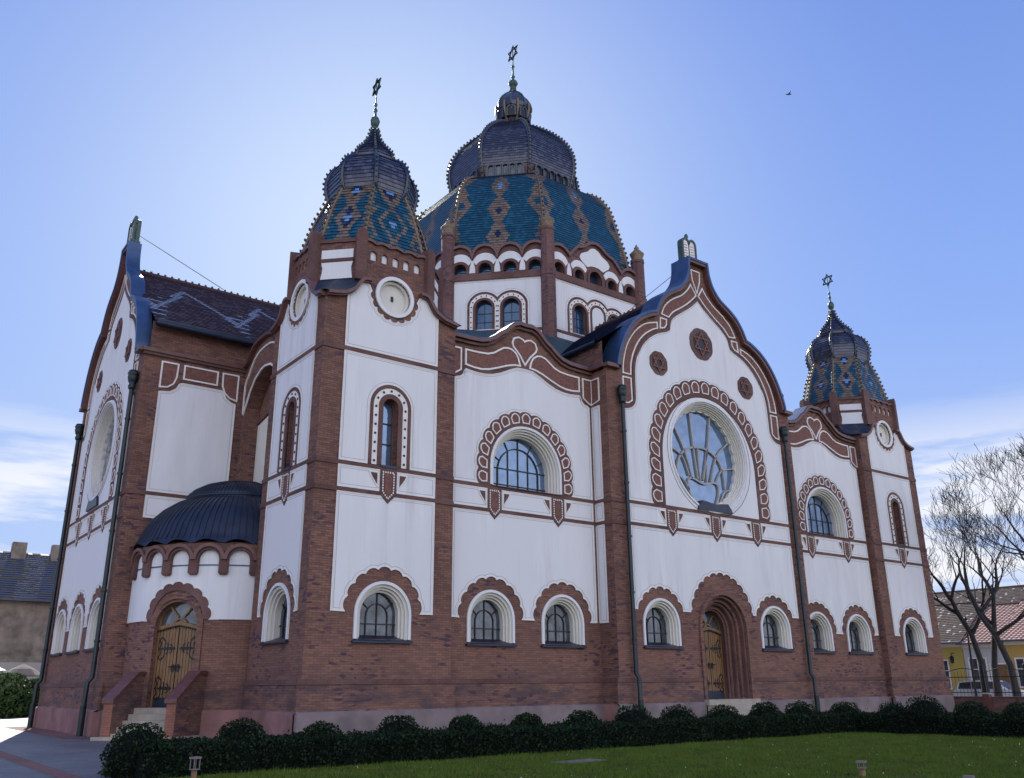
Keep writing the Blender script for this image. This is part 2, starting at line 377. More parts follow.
# ---------------------------------------------------------------- bay (between tower and gable)
heart=[(0,13.93),(.27,14.32),(.58,14.62),(.63,14.78),(.55,14.98),(.32,15.08),(.12,15.03),(0,14.95),(-.12,15.03),(-.32,15.08),(-.55,14.98),(-.63,14.78),(-.58,14.62),(-.27,14.32)]
longf=[(.25,13.85),(.34,14.15),(.45,14.33),(.65,14.46),(.85,14.49),(1.08,14.44),(1.3,14.30),(1.55,14.13),(1.85,14.02),(2.3,13.98),(2.9,13.97),(2.9,13.36),(2.5,13.31),(2.15,13.31),(1.8,13.38),(1.4,13.52),(.9,13.72),(.55,13.82)]
captop=[(0,15.62),(.33,15.64),(.6,15.54),(.85,15.32),(1.05,15.12),(1.3,14.97),(1.6,14.72),(1.9,14.55),(2.3,14.45),(2.8,14.42)]
whitetop=[(0,13.74),(.4,13.72),(.8,13.55),(1.2,13.35),(1.6,13.20),(2.0,13.13),(2.4,13.12),(2.9,13.17),(2.97,13.08),(3.03,12.92),(3.15,12.82),(3.35,12.76)]
def bay(Xc,left_tab=True):
    H=3.62; fr=Fr(Xc,26.6,0)
    w=MB()
    win=arch(0,8.78,9.54,1.70); holes=[win]+[arch(c,3.02,3.82,1.03) for c in (-1.7,1.68)]
    top=mirror(captop+[(H,14.42)])
    w.prism(fr,[[(-H,0),(H,0)]+top]+holes,-.55,0,'brick',os=False)
    o=w.build('wall',syn)
    t=MB()
    pl=3.42
    # upper white field around the big window
    path=archpath(0,8.77,9.54,2.30,24); lob=scal(path,15,.09)
    up=[(-pl,8.77)]+[lob[-1]]+lob[::-1][1:]+[(pl,8.77)]+mirror(whitetop+[(pl,12.72)])
    panel_line(t,fr,up)
    midpanels(t,fr,-pl,pl,(-1.55,1.55))
    # lower field with hood cutouts
    h1,h2=hood(-1.7,1.41),hood(1.68,1.41)
    zb=3.87
    lo=[(-pl,zb)]+h1[::-1]+h2[::-1]+[(pl,zb),(pl,7.69),(-pl,7.69)]
    panel_line(t,fr,lo)
    t.build('plaster_field',o)
    d=MB(); bands(d,fr,-H,H)
    lobe_ring(d,fr,archpath(0,8.77,9.54,2.30,24),archpath(0,8.77,9.54,1.76,24),15,.09)
    for c in (-1.55,1.55): shield(d,fr,c)
    d.prism(fr,[heart],0,.02,'terra'); d.stroke(fr,heart,.07,0,.05,'line',True)
    for sg in (1,-1):
        lf=[(sg*u,z) for u,z in longf]; 
        if sg<0: lf=lf[::-1]
        d.prism(fr,[lf[::-1]],0,.02,'terra'); d.stroke(fr,lf,.07,0,.05,'line',True)
        tb=[(sg*3.12,13.97),(sg*3.6,13.97),(sg*3.6,12.86),(sg*3.42,12.9),(sg*3.12,13.1)]
        d.prism(fr,[tb[::-1] if sg>0 else tb],0,.02,'terra'); d.stroke(fr,tb,.06,0,.05,'line',True)
    wt=[(u,z+.09) for u,z in mirror(whitetop+[(pl,12.72)])]; d.stroke(fr,wt,.15,-.01,.045,'trim')
    d.build('brick_ornament',o)
    c=MB(); cp=mirror(captop+[(H,14.42)])
    c.stroke(fr,[(u,z+.0) for u,z in cp],.14,-.6,.22,'mould'); c.stroke(fr,[(u,z-.16) for u,z in cp],.1,-.1,.12,'trim')
    c.stroke(fr,[(u,z+.09) for u,z in cp],.05,-.62,.17,'bluemetal')
    c.build('coping',o)
    # big window
    m=MB(); Rs=[1.76,1.66,1.58,1.50,1.42,1.36]; ds=[.08,0,-.09,-.19,-.3]
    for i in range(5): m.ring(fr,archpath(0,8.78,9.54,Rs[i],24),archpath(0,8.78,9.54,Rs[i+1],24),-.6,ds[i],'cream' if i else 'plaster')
    wn=m.build('window',syn)
    g=MB(); g.prism(fr,[arch(0,8.75,9.54,1.38)],-.58,-.54,'glass'); g.build('pane',wn)
    b=MB(); b.stroke(fr,archpath(0,8.76,9.50,1.0,20),.04,-.54,-.49,'iron')
    for u in (-.5,0,.5): b.stroke(fr,[(u,8.76),(u,9.5+math.sqrt(1-u*u) if u else 10.9)],.035,-.54,-.5,'iron')
    for z in (8.98,9.62): b.stroke(fr,[(-1.37,z),(1.37,z)],.035,-.54,-.495,'iron')
    for a in (25,60,120,155): b.stroke(fr,[(math.cos(R(a)),9.5+math.sin(R(a))),(1.37*math.cos(R(a)),9.54+1.37*math.sin(R(a)))],.03,-.54,-.5,'iron')
    b.build('glazing_bars',wn)
    s=MB(); s.face([fr.P(-1.74,8.72,.1),fr.P(1.74,8.72,.1),fr.P(1.4,8.80,-.54),fr.P(-1.4,8.80,-.54)],'darkmetal'); s.build('sill',wn)
    for q in (-1.7,1.68): base_window(fr,q)
    pb=MB(); plinth(pb,fr,-H,H); pb.build('plinth',syn)
def plinth(mb,fr,u0,u1,e=.12,dado=True,m=None):
    pm='plinthrose' if fr.N.x<-.5 else 'plinth'
    mb.box(fr,u0,u1,0,.80,-.1,e+.04,pm)
    mb.face([fr.P(u0,.80,e+.04),fr.P(u1,.80,e+.04),fr.P(u1,.88,0.02),fr.P(u0,.88,.02)],pm)
    if dado:
        mb.box(fr,u0,u1,.86,1.64,-.05,.055,'brick'); mb.box(fr,u0,u1,1.64,1.80,-.05,.085,'trim')
bay(20.72); bay(40.42)
# ---------------------------------------------------------------- gable pavilions
GO=[(0,21.1),(.66,21.1),(.70,20.6),(.80,20.2),(.98,19.82),(1.4,19.35),(2.1,18.95),(2.6,18.55),(2.95,18.05),(3.15,17.62),(3.55,17.50),(4.2,17.15),(4.75,16.65),(5.2,16.0),(5.5,15.35),(5.68,14.8),(5.72,14.5)]
GI=[(0,19.07),(.45,18.66),(1.08,18.22),(1.66,17.84),(1.98,17.55),(2.10,17.28),(2.16,17.02),(2.35,16.88),(2.95,16.66),(3.55,16.28),(4.02,15.8),(4.35,15.2),(4.50,14.6),(4.54,13.9),(4.56,13.2),(4.70,12.92),(4.95,12.78),(5.28,12.72)]
def smooth(h,k=3):
    """Catmull-Rom resample of a profile"""
    o=[]
    for i in range(len(h)-1):
        p0=h[max(i-1,0)];p1=h[i];p2=h[i+1];p3=h[min(i+2,len(h)-1)]
        for j in range(k):
            t=j/k; o.append(tuple(.5*((2*p1[a])+(-p0[a]+p2[a])*t+(2*p0[a]-5*p1[a]+4*p2[a]-p3[a])*t*t+(-p0[a]+3*p1[a]-3*p2[a]+p3[a])*t**3) for a in (0,1)))
    o.append(h[-1]); return o
def hexagram(mb,fr,cx,cz,r,w,d0,d1,m):
    for o in (90,-90):
        p=[(cx+r*math.cos(R(o+120*i)),cz+r*math.sin(R(o+120*i))) for i in range(3)]; mb.stroke(fr,p,w,d0+(.003 if o>0 else 0),d1+(.003 if o>0 else 0),m,True)
def gable(fr,s,H,base,door,side_d,nwin):
    """s scales the width; H half width at the pier"""
    S=lambda L:[(u*s,z) for u,z in L]
    go=[(0,21.1)]+smooth(GO[1:9],3)[:-1]+[GO[8]]+smooth(GO[9:],3); go=S(go); gi=S(smooth(GI[:7],2)[:-1]+smooth(GI[6:],2))
    w=MB()
    holes=[arch(c,3.02,3.82,1.03) for c in base]
    rc=11.35; rr=2.62
    rose=circ(0,rc,rr*(s if s<1 else 1),40); RS=(s if s<1 else 1)
    holes.append(rose)
    top=[p for p in mirror(go) if True]
    w.prism(fr,[[(-H,0),(H,0),(H,14.5)]+top+[(-H,14.5)]]+holes+([arch(0,.9,3.75,1.58)] if door else []),-.75 if door else -.28,0,'brick','brick',back=True,os=False)
    o=w.build('gable_wall',syn)
    cap=MB(); gp=mirror(go)
    cap.stroke(fr,gp,.12,-.82 if door else -.3,.30,'bluemetal'); cap.stroke(fr,[(u*(1-.02),z-.12) for u,z in gp],.14,-.02,.26,'mould')
    cap.box(fr,-H-.1,-5.55*s,14.36,14.52,-.3,.26,'mould'); cap.box(fr,5.55*s,H+.1,14.36,14.52,-.3,.26,'mould')
    cap.build('coping',o)
    t=MB(); pl=5.26*s
    # white field with arched cut for the rose surround
    Ro=3.85*RS; path=archpath(0,8.77,11.0,Ro,28); nl=23
    lob=scal(path,nl,.10)
    inner=mirror(gi)
    panel_line(t,fr,[(-pl,8.77)]+lob[::-1]+[(pl,8.77)]+inner)
    cuts=(-2.8*RS,0,2.8*RS); midpanels(t,fr,-pl,pl,cuts)
    zb=4.4 if door else 3.87
    lo=[(-pl,zb)]
    seq=[(c,1.36,3.9) for c in base]+([(0,2.0,4.05)] if door else [])
    for c,r_,zs_ in sorted(seq):
        hp=hood(c,r_,zs_,.10,13 if r_>1.5 else 9); hp=[q for q in hp if q[1]>zb-.001]
        hp=[(hp[0][0],zb)]+hp+[(hp[-1][0],zb)]; lo+= [q for q in hp[::-1]]
    lo+=[(pl,zb),(pl,7.69),(-pl,7.69)]
    lo=[q for i,q in enumerate(lo) if i==0 or math.hypot(q[0]-lo[i-1][0],q[1]-lo[i-1][1])>.004]
    # keep the outline monotone where neighbouring hoods meet
    for i in range(1,len(lo)-3):
        if lo[i][0]<lo[i-1][0]-.0 and lo[i][1]<zb+.01: lo[i]=(lo[i-1][0]+.002,zb)
        lo[i]=(max(min(lo[i][0],pl-.01),-pl+.01),lo[i][1])
    panel_line(t,fr,lo)
    # arched field inside the surround
    Ri=3.12*RS
    t.prism(fr,[arch(0,8.77,11.0,Ri-.03,28),circ(0,rc,rr*RS+.002,40)],-.02,.035,'plaster')
    t.stroke(fr,circ(0,rc,(rr+.16)*RS,40),.02,.03,.045,'trim',True)
    t.build('plaster_field',o)
    d=MB(); bands(d,fr,-H,H)
    lobe_ring(d,fr,path,archpath(0,8.77,11.0,Ri,28),nl,.10)
    for c in cuts: shield(d,fr,c)
    # strap work following the gable: dark trim along the field edge, terracotta, white lines
    d.stroke(fr,[(u,z+.06) if abs(u)<4.3*s else (u+(.06 if u>0 else -.06),z+.03) for u,z in inner],.13,-.01,.05,'trim')
    for sg in (1,-1):
        f=lambda L:[(sg*u*s,z) for u,z in L]
        a=smooth([(.42,19.8),(.62,19.5),(1.1,19.05),(1.75,18.68),(2.3,18.22),(2.58,17.72)],3); b=smooth([(.08,19.30),(.55,18.86),(1.15,18.42),(1.78,18.02),(2.12,17.66)],3)
        q=f(a+b[::-1]); q=q if sg<0 else q[::-1]
        d.prism(fr,[q],0,.02,'terra'); d.stroke(fr,q,.06,0,.05,'line',True)
        a=smooth([(2.42,17.5),(3.05,17.22),(3.75,16.94)],3)
        e=f([(2.28,17.5),(2.68,17.5),(2.72,16.98),(2.45,17.06),(2.3,17.25)]); e=e if sg<0 else e[::-1]
        d.prism(fr,[e],0,.02,'terra'); d.stroke(fr,e,.06,0,.05,'line',True)
        a=smooth([(2.92,17.2),(3.7,16.95),(4.4,16.4),(4.92,15.65),(5.18,14.85),(5.24,14.3)],3); b=smooth([(2.92,16.92),(3.3,16.75),(3.9,16.32),(4.4,15.68),(4.72,14.9),(4.78,14.3)],3)
        q=f(a+b[::-1]); q=q if sg<0 else q[::-1]
        d.prism(fr,[q],0,.02,'terra'); d.stroke(fr,q,.06,0,.05,'line',True)
        q=f([(4.78,14.12),(5.26,14.12),(5.26,12.95),(5.0,12.98),(4.78,13.12)]); q=q if sg<0 else q[::-1]
        d.prism(fr,[q],0,.02,'terra'); d.stroke(fr,q,.06,0,.05,'line',True)
    q=[(x*s,z) for x,z in [(0,19.45),(-.26,20.1),(-.30,20.62),(.30,20.62),(.26,20.1)]]; d.prism(fr,[q[::-1]],0,.02,'terra'); d.stroke(fr,q,.06,0,.05,'line',True)
    for x,z,r in ((0,16.8,.78),(-3.0*s,15.2,.55),(3.0*s,15.2,.55)):
        r*=.5+.5*s
        so=[(x+(r+.03*abs(math.sin(i*PI/6)))*math.cos(2*PI*i/48)*(s if s<1 else 1),z+(r+.03*abs(math.sin(i*PI/6)))*math.sin(2*PI*i/48)) for i in range(48)]
        d.prism(fr,[so],0,.06,'trim'); d.prism(fr,[circ(x,z,r*.74,24)],.04,.065,'iron')
        hexagram(d,fr,x,z,r*.72,.07,.06,.10,'terra')
    d.build('brick_ornament',o)
    # rose window
    m=MB(); k=RS; Rs=[2.62,2.54,2.48,2.42,2.36,2.30,2.25]; ds=[.09,.02,-.06,-.14,-.22,-.30]
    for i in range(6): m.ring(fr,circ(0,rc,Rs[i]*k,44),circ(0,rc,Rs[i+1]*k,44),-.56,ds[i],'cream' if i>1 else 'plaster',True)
    # scalloped inner lip
    sc=[(2.26*k*math.cos(2*PI*i/180),rc+2.26*k*math.sin(2*PI*i/180)) for i in range(180)]
    si=[((2.22-.06*abs(math.sin(i*PI/6)))*k*math.cos(2*PI*i/180),rc+(2.22-.06*abs(math.sin(i*PI/6)))*k*math.sin(2*PI*i/180)) for i in range(180)]
    m.ring(fr,sc,si,-.54,-.36,'cream',True)
    rw=m.build('rose_window',syn)
    g=MB(); g.prism(fr,[circ(0,rc,2.28*k,40)],-.56,-.52,'glass'); g.build('pane',rw)
    T=MB(); C0=(0,rc-.95)
    def A(pts,w=.06): T.stroke(fr,[(u*k,rc+(z-rc)*k) for u,z in smooth(pts,5)],w,-.52,-.43,'tracery')
    for ln in ([(-.66,2.22),(-.55,.6),(-.38,-1.03)],[(.76,2.1),(.42,.5),(-.02,-1.03)],[(-1.9,1.5),(-1.15,.2),(-.75,-1.03)],[(2.05,1.08),(1.05,.25),(.49,-1.03)],[(-.25,.42),(-.27,-.3),(-.22,-1.08)],[(.36,.40),(.28,-.3),(.22,-1.08)],
        [(-2.2,.28),(-1.35,-.08),(-.95,-.94)],[(2.28,-.2),(1.32,-.42),(.86,-1.03)],[(1.98,-1.25),(1.4,-1.42),(.98,-2.0)],[(-1.78,-.95),(-1.3,-1.2),(-1.0,-1.6)]): A([(u,rc+z) for u,z in ln])
    for ln in ([(-1.80,-1.2),(-1.60,-.3),(-.98,.30),(0,.48),(.82,.27),(1.32,-.3),(1.45,-1.3)],[(-.62,-2.12),(-1.0,-1.65),(-1.02,-1.15),(-.72,-1.02),(0,-1.2),(.72,-1.06),(.98,-1.25),(.95,-1.65),(.72,-2.12)]): A([(u,rc+z) for u,z in ln],.085)
    T.build('tracery',rw)
    s_=MB(); q=[(-1.15*k,8.80),(1.15*k,8.80),(1.05*k,9.0),(.85*k,9.22),(.45*k,9.18),(0,9.12),(-.45*k,9.18),(-.85*k,9.22),(-1.05*k,9.0)]
    s_.prism(fr,[q],-.4,.13,'darkmetal'); s_.build('sill',rw)
    for c in base: base_window(fr,c)
    if door:
        for a,b in ((-H-.155,-1.62),(1.62,H+.155)): pb=MB(); plinth(pb,fr,a,b); pb.build('plinth',syn)
    else: pb=MB(); plinth(pb,fr,-H-.155,H+.155); pb.build('plinth',syn)
    # tablets of the law on the apex
    tb=MB(); f2=fr.off(0,0,-.35 if door else -.02)
    tb.box(f2,-.5,.5,21.1,21.32,-.22,.22,'copper')
    q=[(-.46,21.3),(.46,21.3),(.46,22.2)]+[(.23+.23*math.cos(PI*i/8),22.2+.26*math.sin(PI*i/8)) for i in range(9)]+[(-.23+.23*math.cos(PI*i/8),22.2+.26*math.sin(PI*i/8)) for i in range(9)]+[(-.46,22.2)]
    tb.prism(f2,[q],-.12,.12,'line',back=True); tb.stroke(f2,q,.10,-.16,.17,'copper',True)
    tb.box(f2,-.03,.03,21.3,22.2,.1,.14,'copper')
    for z in (21.5,21.65,21.8,21.95,22.1):
        for u in (-.33,.12): tb.box(f2,u,u+.2,z,z+.03,.11,.125,'trim')
    for i in range(9):
        for sg in (-1,1): tb.ball(f2.P(sg*.5,21.4+i*.1,.05),.055,'copper',6,4)
    tb.ball(f2.P(0,22.66,0),.1,'copper',8,6,1.8)
    tb.build('law_tablets',syn)
    # downpipes
    for sg in (-1,1):
        u=sg*(5.52*s if s==1 else 5.5*s+.12)
        p=MB(); p.tube([fr.P(u,13.1,.2),fr.P(u,1.95,.2),fr.P(u,1.78,.34),fr.P(u,.04,.36)],.085,'pipe',10)
        p.tube([fr.P(u,1.0,.36),fr.P(u,.0,.36)],.11,'pipe',10)
        dp=p.build('downpipe',syn)
        h=MB(); h.lathe(*fr.P(u,0,.2)[:2],[(.09,12.8),(.14,12.85),(.15,12.97),(.11,13.03),(.17,13.13),(.21,13.3),(.19,13.4),(.23,13.45),(.17,13.6),(0.02,13.63)],'pipe',10); h.build('hopper_head',dp)
        for z in (11.6,9.4,7.2,5.0,3.2):
            bk=MB(); bk.tube([fr.P(u,z-.04,.2),fr.P(u,z+.04,.2)],.11,'pipe',10,True); bk.build('bracket',dp)
    return o
gF=Fr(CX,25.65,0); gable(gF,1.0,6.23,(-3.78,3.52),True,.95,4)
gL=Fr(8.05,CY,-PI/2); gable(gL,.83,5.15,(-3.2,0,3.2),False,4,3)
# ---------------------------------------------------------------- doors
def leaf_door(fr,wd,z0,zt,depth,fan_r,zs,nm='door'):
    """double plank door with scrolled strap hinges under a glazed fanlight"""
    o=MB(); d=-depth
    o.box(fr,-wd,wd,z0,z0+.32,d-.03,d+.03,'darkmetal')
    op=[(-wd,zt-.12),(-wd*.55,zt-.02),(0,zt+.06),(wd*.55,zt-.02),(wd,zt-.12)]
    o.stroke(fr,[(u,z+.06) for u,z in op],.12,d-.05,d+.09,'wood')
    p,_=rs([(u,z-.02) for u,z in op],18)
    for q in p: o.box(fr,q[0]-.025,q[0]+.025,q[1]-.03,q[1]+.03,d,d+.11,'iron')
    o.stroke(fr,[(-wd+.03,z0),(-wd+.03,zt)],.07,d-.05,d+.06,'wood'); o.stroke(fr,[(wd-.03,z0),(wd-.03,zt)],.07,d-.05,d+.06,'wood')
    dr=o.build(nm,syn)
    for sg in (-1,1):
        m=MB(); n=6
        for i in range(n):
            a=.02+(wd-.08)*i/n; b=.02+(wd-.08)*(i+1)/n-.018
            zz=lambda x: zt+.02-.14*(x/wd)**2
            q=[(sg*a,z0+.32),(sg*b,z0+.32),(sg*b,zz(b)),(sg*a,zz(a))]; q=q if sg>0 else q[::-1]
            m.prism(fr,[q],d-.03,d+.03+.006*(i%2),'wood')
        m.box(fr,min(sg*.02,sg*wd),max(sg*.02,sg*wd),z0+.3,zt-.1,d-.04,d+.015,'iron')
        lf=m.build('leaf',dr)
        for hz in (z0+.62,zt-.72):
            h=MB(); x=lambda u: sg*(wd-.06-u)
            L=wd*.82
            h.stroke(fr,[(x(0),hz),(x(L),hz)],.05,d+.03,d+.055,'iron')
            for e in (-1,1):
                for c,r,a0,a1 in ((.16,.16,-90,120),(.30,.10,-90,90),(.48,.07,-90,150)):
                    h.stroke(fr,[(x(c-.0+r*.6*math.cos(R(a))),hz+e*(r+r*math.sin(R(a)))) for a in range(a0,a1,20)],.035,d+.03,d+.05,'iron')
                h.stroke(fr,[(x(.05),hz),(x(.10),hz+e*.16),(x(.02),hz+e*.30),(x(.12),hz+e*.38),(x(.18),hz+e*.33)],.04,d+.03,d+.05,'iron')
            for c in (.26,.44,.58): h.prism(fr,[circ(x(min(c,L)),hz,.055,10)],d+.03,d+.06,'iron')
            h.build('hinge',lf)
        h=MB(); h.prism(fr,[circ(sg*.1,(z0+zt)/2-.05,.07,10,rz=.14)],d+.03,d+.06,'iron'); h.tube([fr.P(sg*.1,(z0+zt)/2,d+.06),fr.P(sg*.1,(z0+zt)/2,d+.12),fr.P(sg*.24,(z0+zt)/2,d+.12)],.018,'iron'); h.build('handle',lf)
    f=MB(); f.prism(fr,[arch(0,zt-.05,zs,fan_r)],d-.06,d-.03,'glassdark'); fo=f.build('fanlight',dr)
    b=MB(); b.ring(fr,archpath(0,zt,zs,fan_r+.02),archpath(0,zt,zs,fan_r-.07),d-.03,d+.05,'wood')
    for a in (60,120): b.stroke(fr,[(.2*math.cos(R(a)),zt+.16+.2*math.sin(R(a))),(fan_r*math.cos(R(a-(8 if a<90 else -8))),zs+fan_r*math.sin(R(a)))],.06,d-.03,d+.04,'wood')
    b.stroke(fr,[(.24*math.cos(R(a)),zt+.08+.2*math.sin(R(a))) for a in range(0,181,30)],.06,d-.03,d+.04,'wood')
    b.build('fanlight_frame',dr)
    return dr
# front portal
m=MB(); Rs=[1.58,1.42,1.30,1.16,1.03,.90,.80]; ds=[.10,-.10,-.24,-.40,-.56,-.74]
for i in range(6): m.ring(gF,archpath(0,.93,3.75,Rs[i]),archpath(0,.93,3.75,Rs[i+1]),-1.05,ds[i],'trim' if i%2 else 'brick')
p=archpath(0,.93,3.75,1.36); 
for rr_,dd in ((1.36,-.12),(1.10,-.44),(.86,-.72)): m.tube([gF.P(u,z,dd+.04) for u,z in archpath(0,.93,3.75,rr_)],.06,'trim',6)
m.prism(gF,[arch(0,.9,3.75,.9)],-1.1,-1.06,'iron')
m.build('portal',syn)
leaf_door(gF,.80,.95,3.72,.92,.80,3.80)
s=MB(); s.box(gF,-1.6,1.6,0,.18,.2,1.5,'step'); s.box(gF,-1.6,1.6,.18,.36,.2,1.2,'step'); s.box(gF,-1.6,1.6,.36,.54,.2,.9,'step'); s.box(gF,-1.6,1.6,.54,.74,.2,.6,'step'); s.box(gF,-1.62,1.62,.74,.94,-.9,.32,'step'); s.build('steps',syn)
# ---------------------------------------------------------------- gable pavilion flank walls
def flank_front(X,sg):
    """side face of the front pavilion from the gable face back to the bay wall and up to the roof"""
    fr=Fr(X,26.6,-PI/2) if sg<0 else Fr(X,25.65,PI/2)   # sg<0: faces -X ; u runs from back to front
    L=.95
    w=MB(); w.prism(fr,[[(0,0),(L,0),(L,14.36),(0,14.36)]],-.4,-.002,'brick',os=False)
    a,b=(-9,L-.15) if sg<0 else (.15,9)
    w.prism(fr,[[(a,14.3),(b,14.3),(b,15.6),(a,15.6)]],-.4,-.002,'brick',os=False)
    a,b=(-9,L) if sg<0 else (0,9)
    w.box(fr,a,b,14.36,14.52,-.1,.2,'mould')
    o=w.build('flank_wall',syn)
    a,b=(0,.50) if sg<0 else (.45,.95)
    t=MB()
    for z0,z1 in ((3.87,7.69),(7.87,8.59),(8.77,12.74)): panel_line(t,fr,[(a,z0),(b,z0),(b,z1),(a,z1)])
    t.build('plaster_field',o)
    d=MB(); bands(d,fr,0,L)
    q=[(a,12.86),(b,12.98),(b,13.97),(a,13.97)] if sg<0 else [(a,12.98),(b,12.86),(b,13.97),(a,13.97)]
    d.prism(fr,[q],0,.02,'terra'); d.stroke(fr,q,.05,0,.05,'line',True); d.build('brick_ornament',o)
    pb=MB(); plinth(pb,fr,0,L,.1); pb.build('plinth',syn)
flank_front(CX-6.23,-1); flank_front(CX+6.23,1)
# side wall of the left pavilion, facing the viewer
YS=CY-5.15
fr=Fr(8.05,YS,0); LW=4.25
w=MB(); w.prism(fr,[[(0,0),(LW,0),(LW,14.5),(0,14.5)]],-.5,0,'brick',os=False); w.prism(fr,[[(.2,14.4),(9,14.4),(9,15.75),(.2,15.75)]],-.5,-.12,'brick',os=False); o=w.build('flank_wall',syn)
t=MB()
def soft(u0,u1,z0,z1):
    return [(u0,z0),(u1,z0),(u1,12.78),(u1-.18,12.82),(u1-.42,12.98),(u1-.52,13.22),(u1-.62,13.28),(u0+.85,13.28),(u0+.75,13.22),(u0+.66,13.02),(u0+.42,12.84),(u0,12.78)]
panel_line(t,fr,soft(.72,3.82,8.77,13)); panel_line(t,fr,[(.72,7.75),(3.82,7.75),(3.82,8.59),(.72,8.59)])
t.build('plaster_field',o)
d=MB(); d.box(fr,0,LW,8.60,8.76,0,.045,'trim')
for q in ([(.72,12.98),(1.02,13.02),(1.24,13.2),(1.34,13.5),(1.36,14.05),(.72,14.05)],[(1.62,13.48),(2.98,13.48),(2.98,14.05),(1.62,14.05)],[(3.2,14.05),(3.22,13.5),(3.34,13.2),(3.55,13.02),(3.86,12.94),(3.86,14.05)]):
    d.prism(fr,[q],0,.02,'terra'); d.stroke(fr,q,.06,0,.05,'line',True)
d.build('brick_ornament',o)
c=MB(); c.box(fr,-.1,LW,14.36,14.50,-.1,.16,'mould'); c.box(fr,-.05,LW,14.24,14.36,-.1,.10,'trim'); c.box(fr,.3,9,15.6,15.78,-.2,.25,'darkmetal'); c.build('cornice',o)
pb=MB(); plinth(pb,fr,0,LW,.1); pb.build('plinth',syn)
# recess bay between left pavilion and tower: arched opening with a wall set back inside
fr=Fr(12.2,YS,-PI/2); LW=YS-30.75
w=MB(); H=LW
top=[(0,14.5),(.3,14.5),(.55,14.62),(.85,14.9),(1.2,15.12),(1.7,15.22),(H-1.7,15.22),(H-1.1,15.1),(H-.6,14.75),(H-.2,14.55),(H,14.5)]
opn=[(.42,8.2),(H-.3,8.2),(H-.3,12.7),(H-.45,13.1),(H-.9,13.55),(H-1.45,13.8),(H-2.0,13.88),(1.9,13.85),(1.3,13.6),(.85,13.2),(.55,12.8),(.42,12.6)]
w.prism(fr,[[(0,0),(H,0)]+top[::-1],opn],-.6,0,'brick',os=False); o=w.build('wall',syn)
d=MB(); sp=[(H-.3,12.62),(H-.42,13.08),(H-.88,13.56),(H-1.4,13.84),(H-2.0,13.93),(1.85,13.88),(1.25,13.62),(.8,13.2),(.5,12.75),(.2,12.35)]
d.stroke(fr,sp,.08,0,.05,'line'); d.build('arch_line',o); d=MB()
op=smooth([(.16,12.4),(.16,13.6),(.45,13.95),(.85,14.4),(1.3,14.68),(1.8,14.8),(H-1.6,14.8),(H-1.0,14.6),(H-.4,14.1)],2); d.stroke(fr,op,.07,0,.05,'line')
c=MB(); c.stroke(fr,top,.14,-.4,.2,'mould'); c.build('coping',o); d.build('arch_line',o)
b=MB(); b.box(fr,0,H,7.5,14.2,-1.0,-.62,'brick'); b2=b.build('recess_wall',syn)
t=MB(); f2=fr.off(0,0,-.62); t.prism(f2,[[(.3,8.2),(H-.1,8.2),(H-.1,12.2),(H-.8,12.15),(H-1.4,12.35),(2.2,12.35),(1.6,12.12),(.3,11.9)]],-.02,.04,'cream'); t.stroke(f2,[(.2,11.95),(1.6,12.2),(2.3,12.45),(H-.1,12.4)],.1,0,.12,'trim'); t.build('plaster_field',b2)
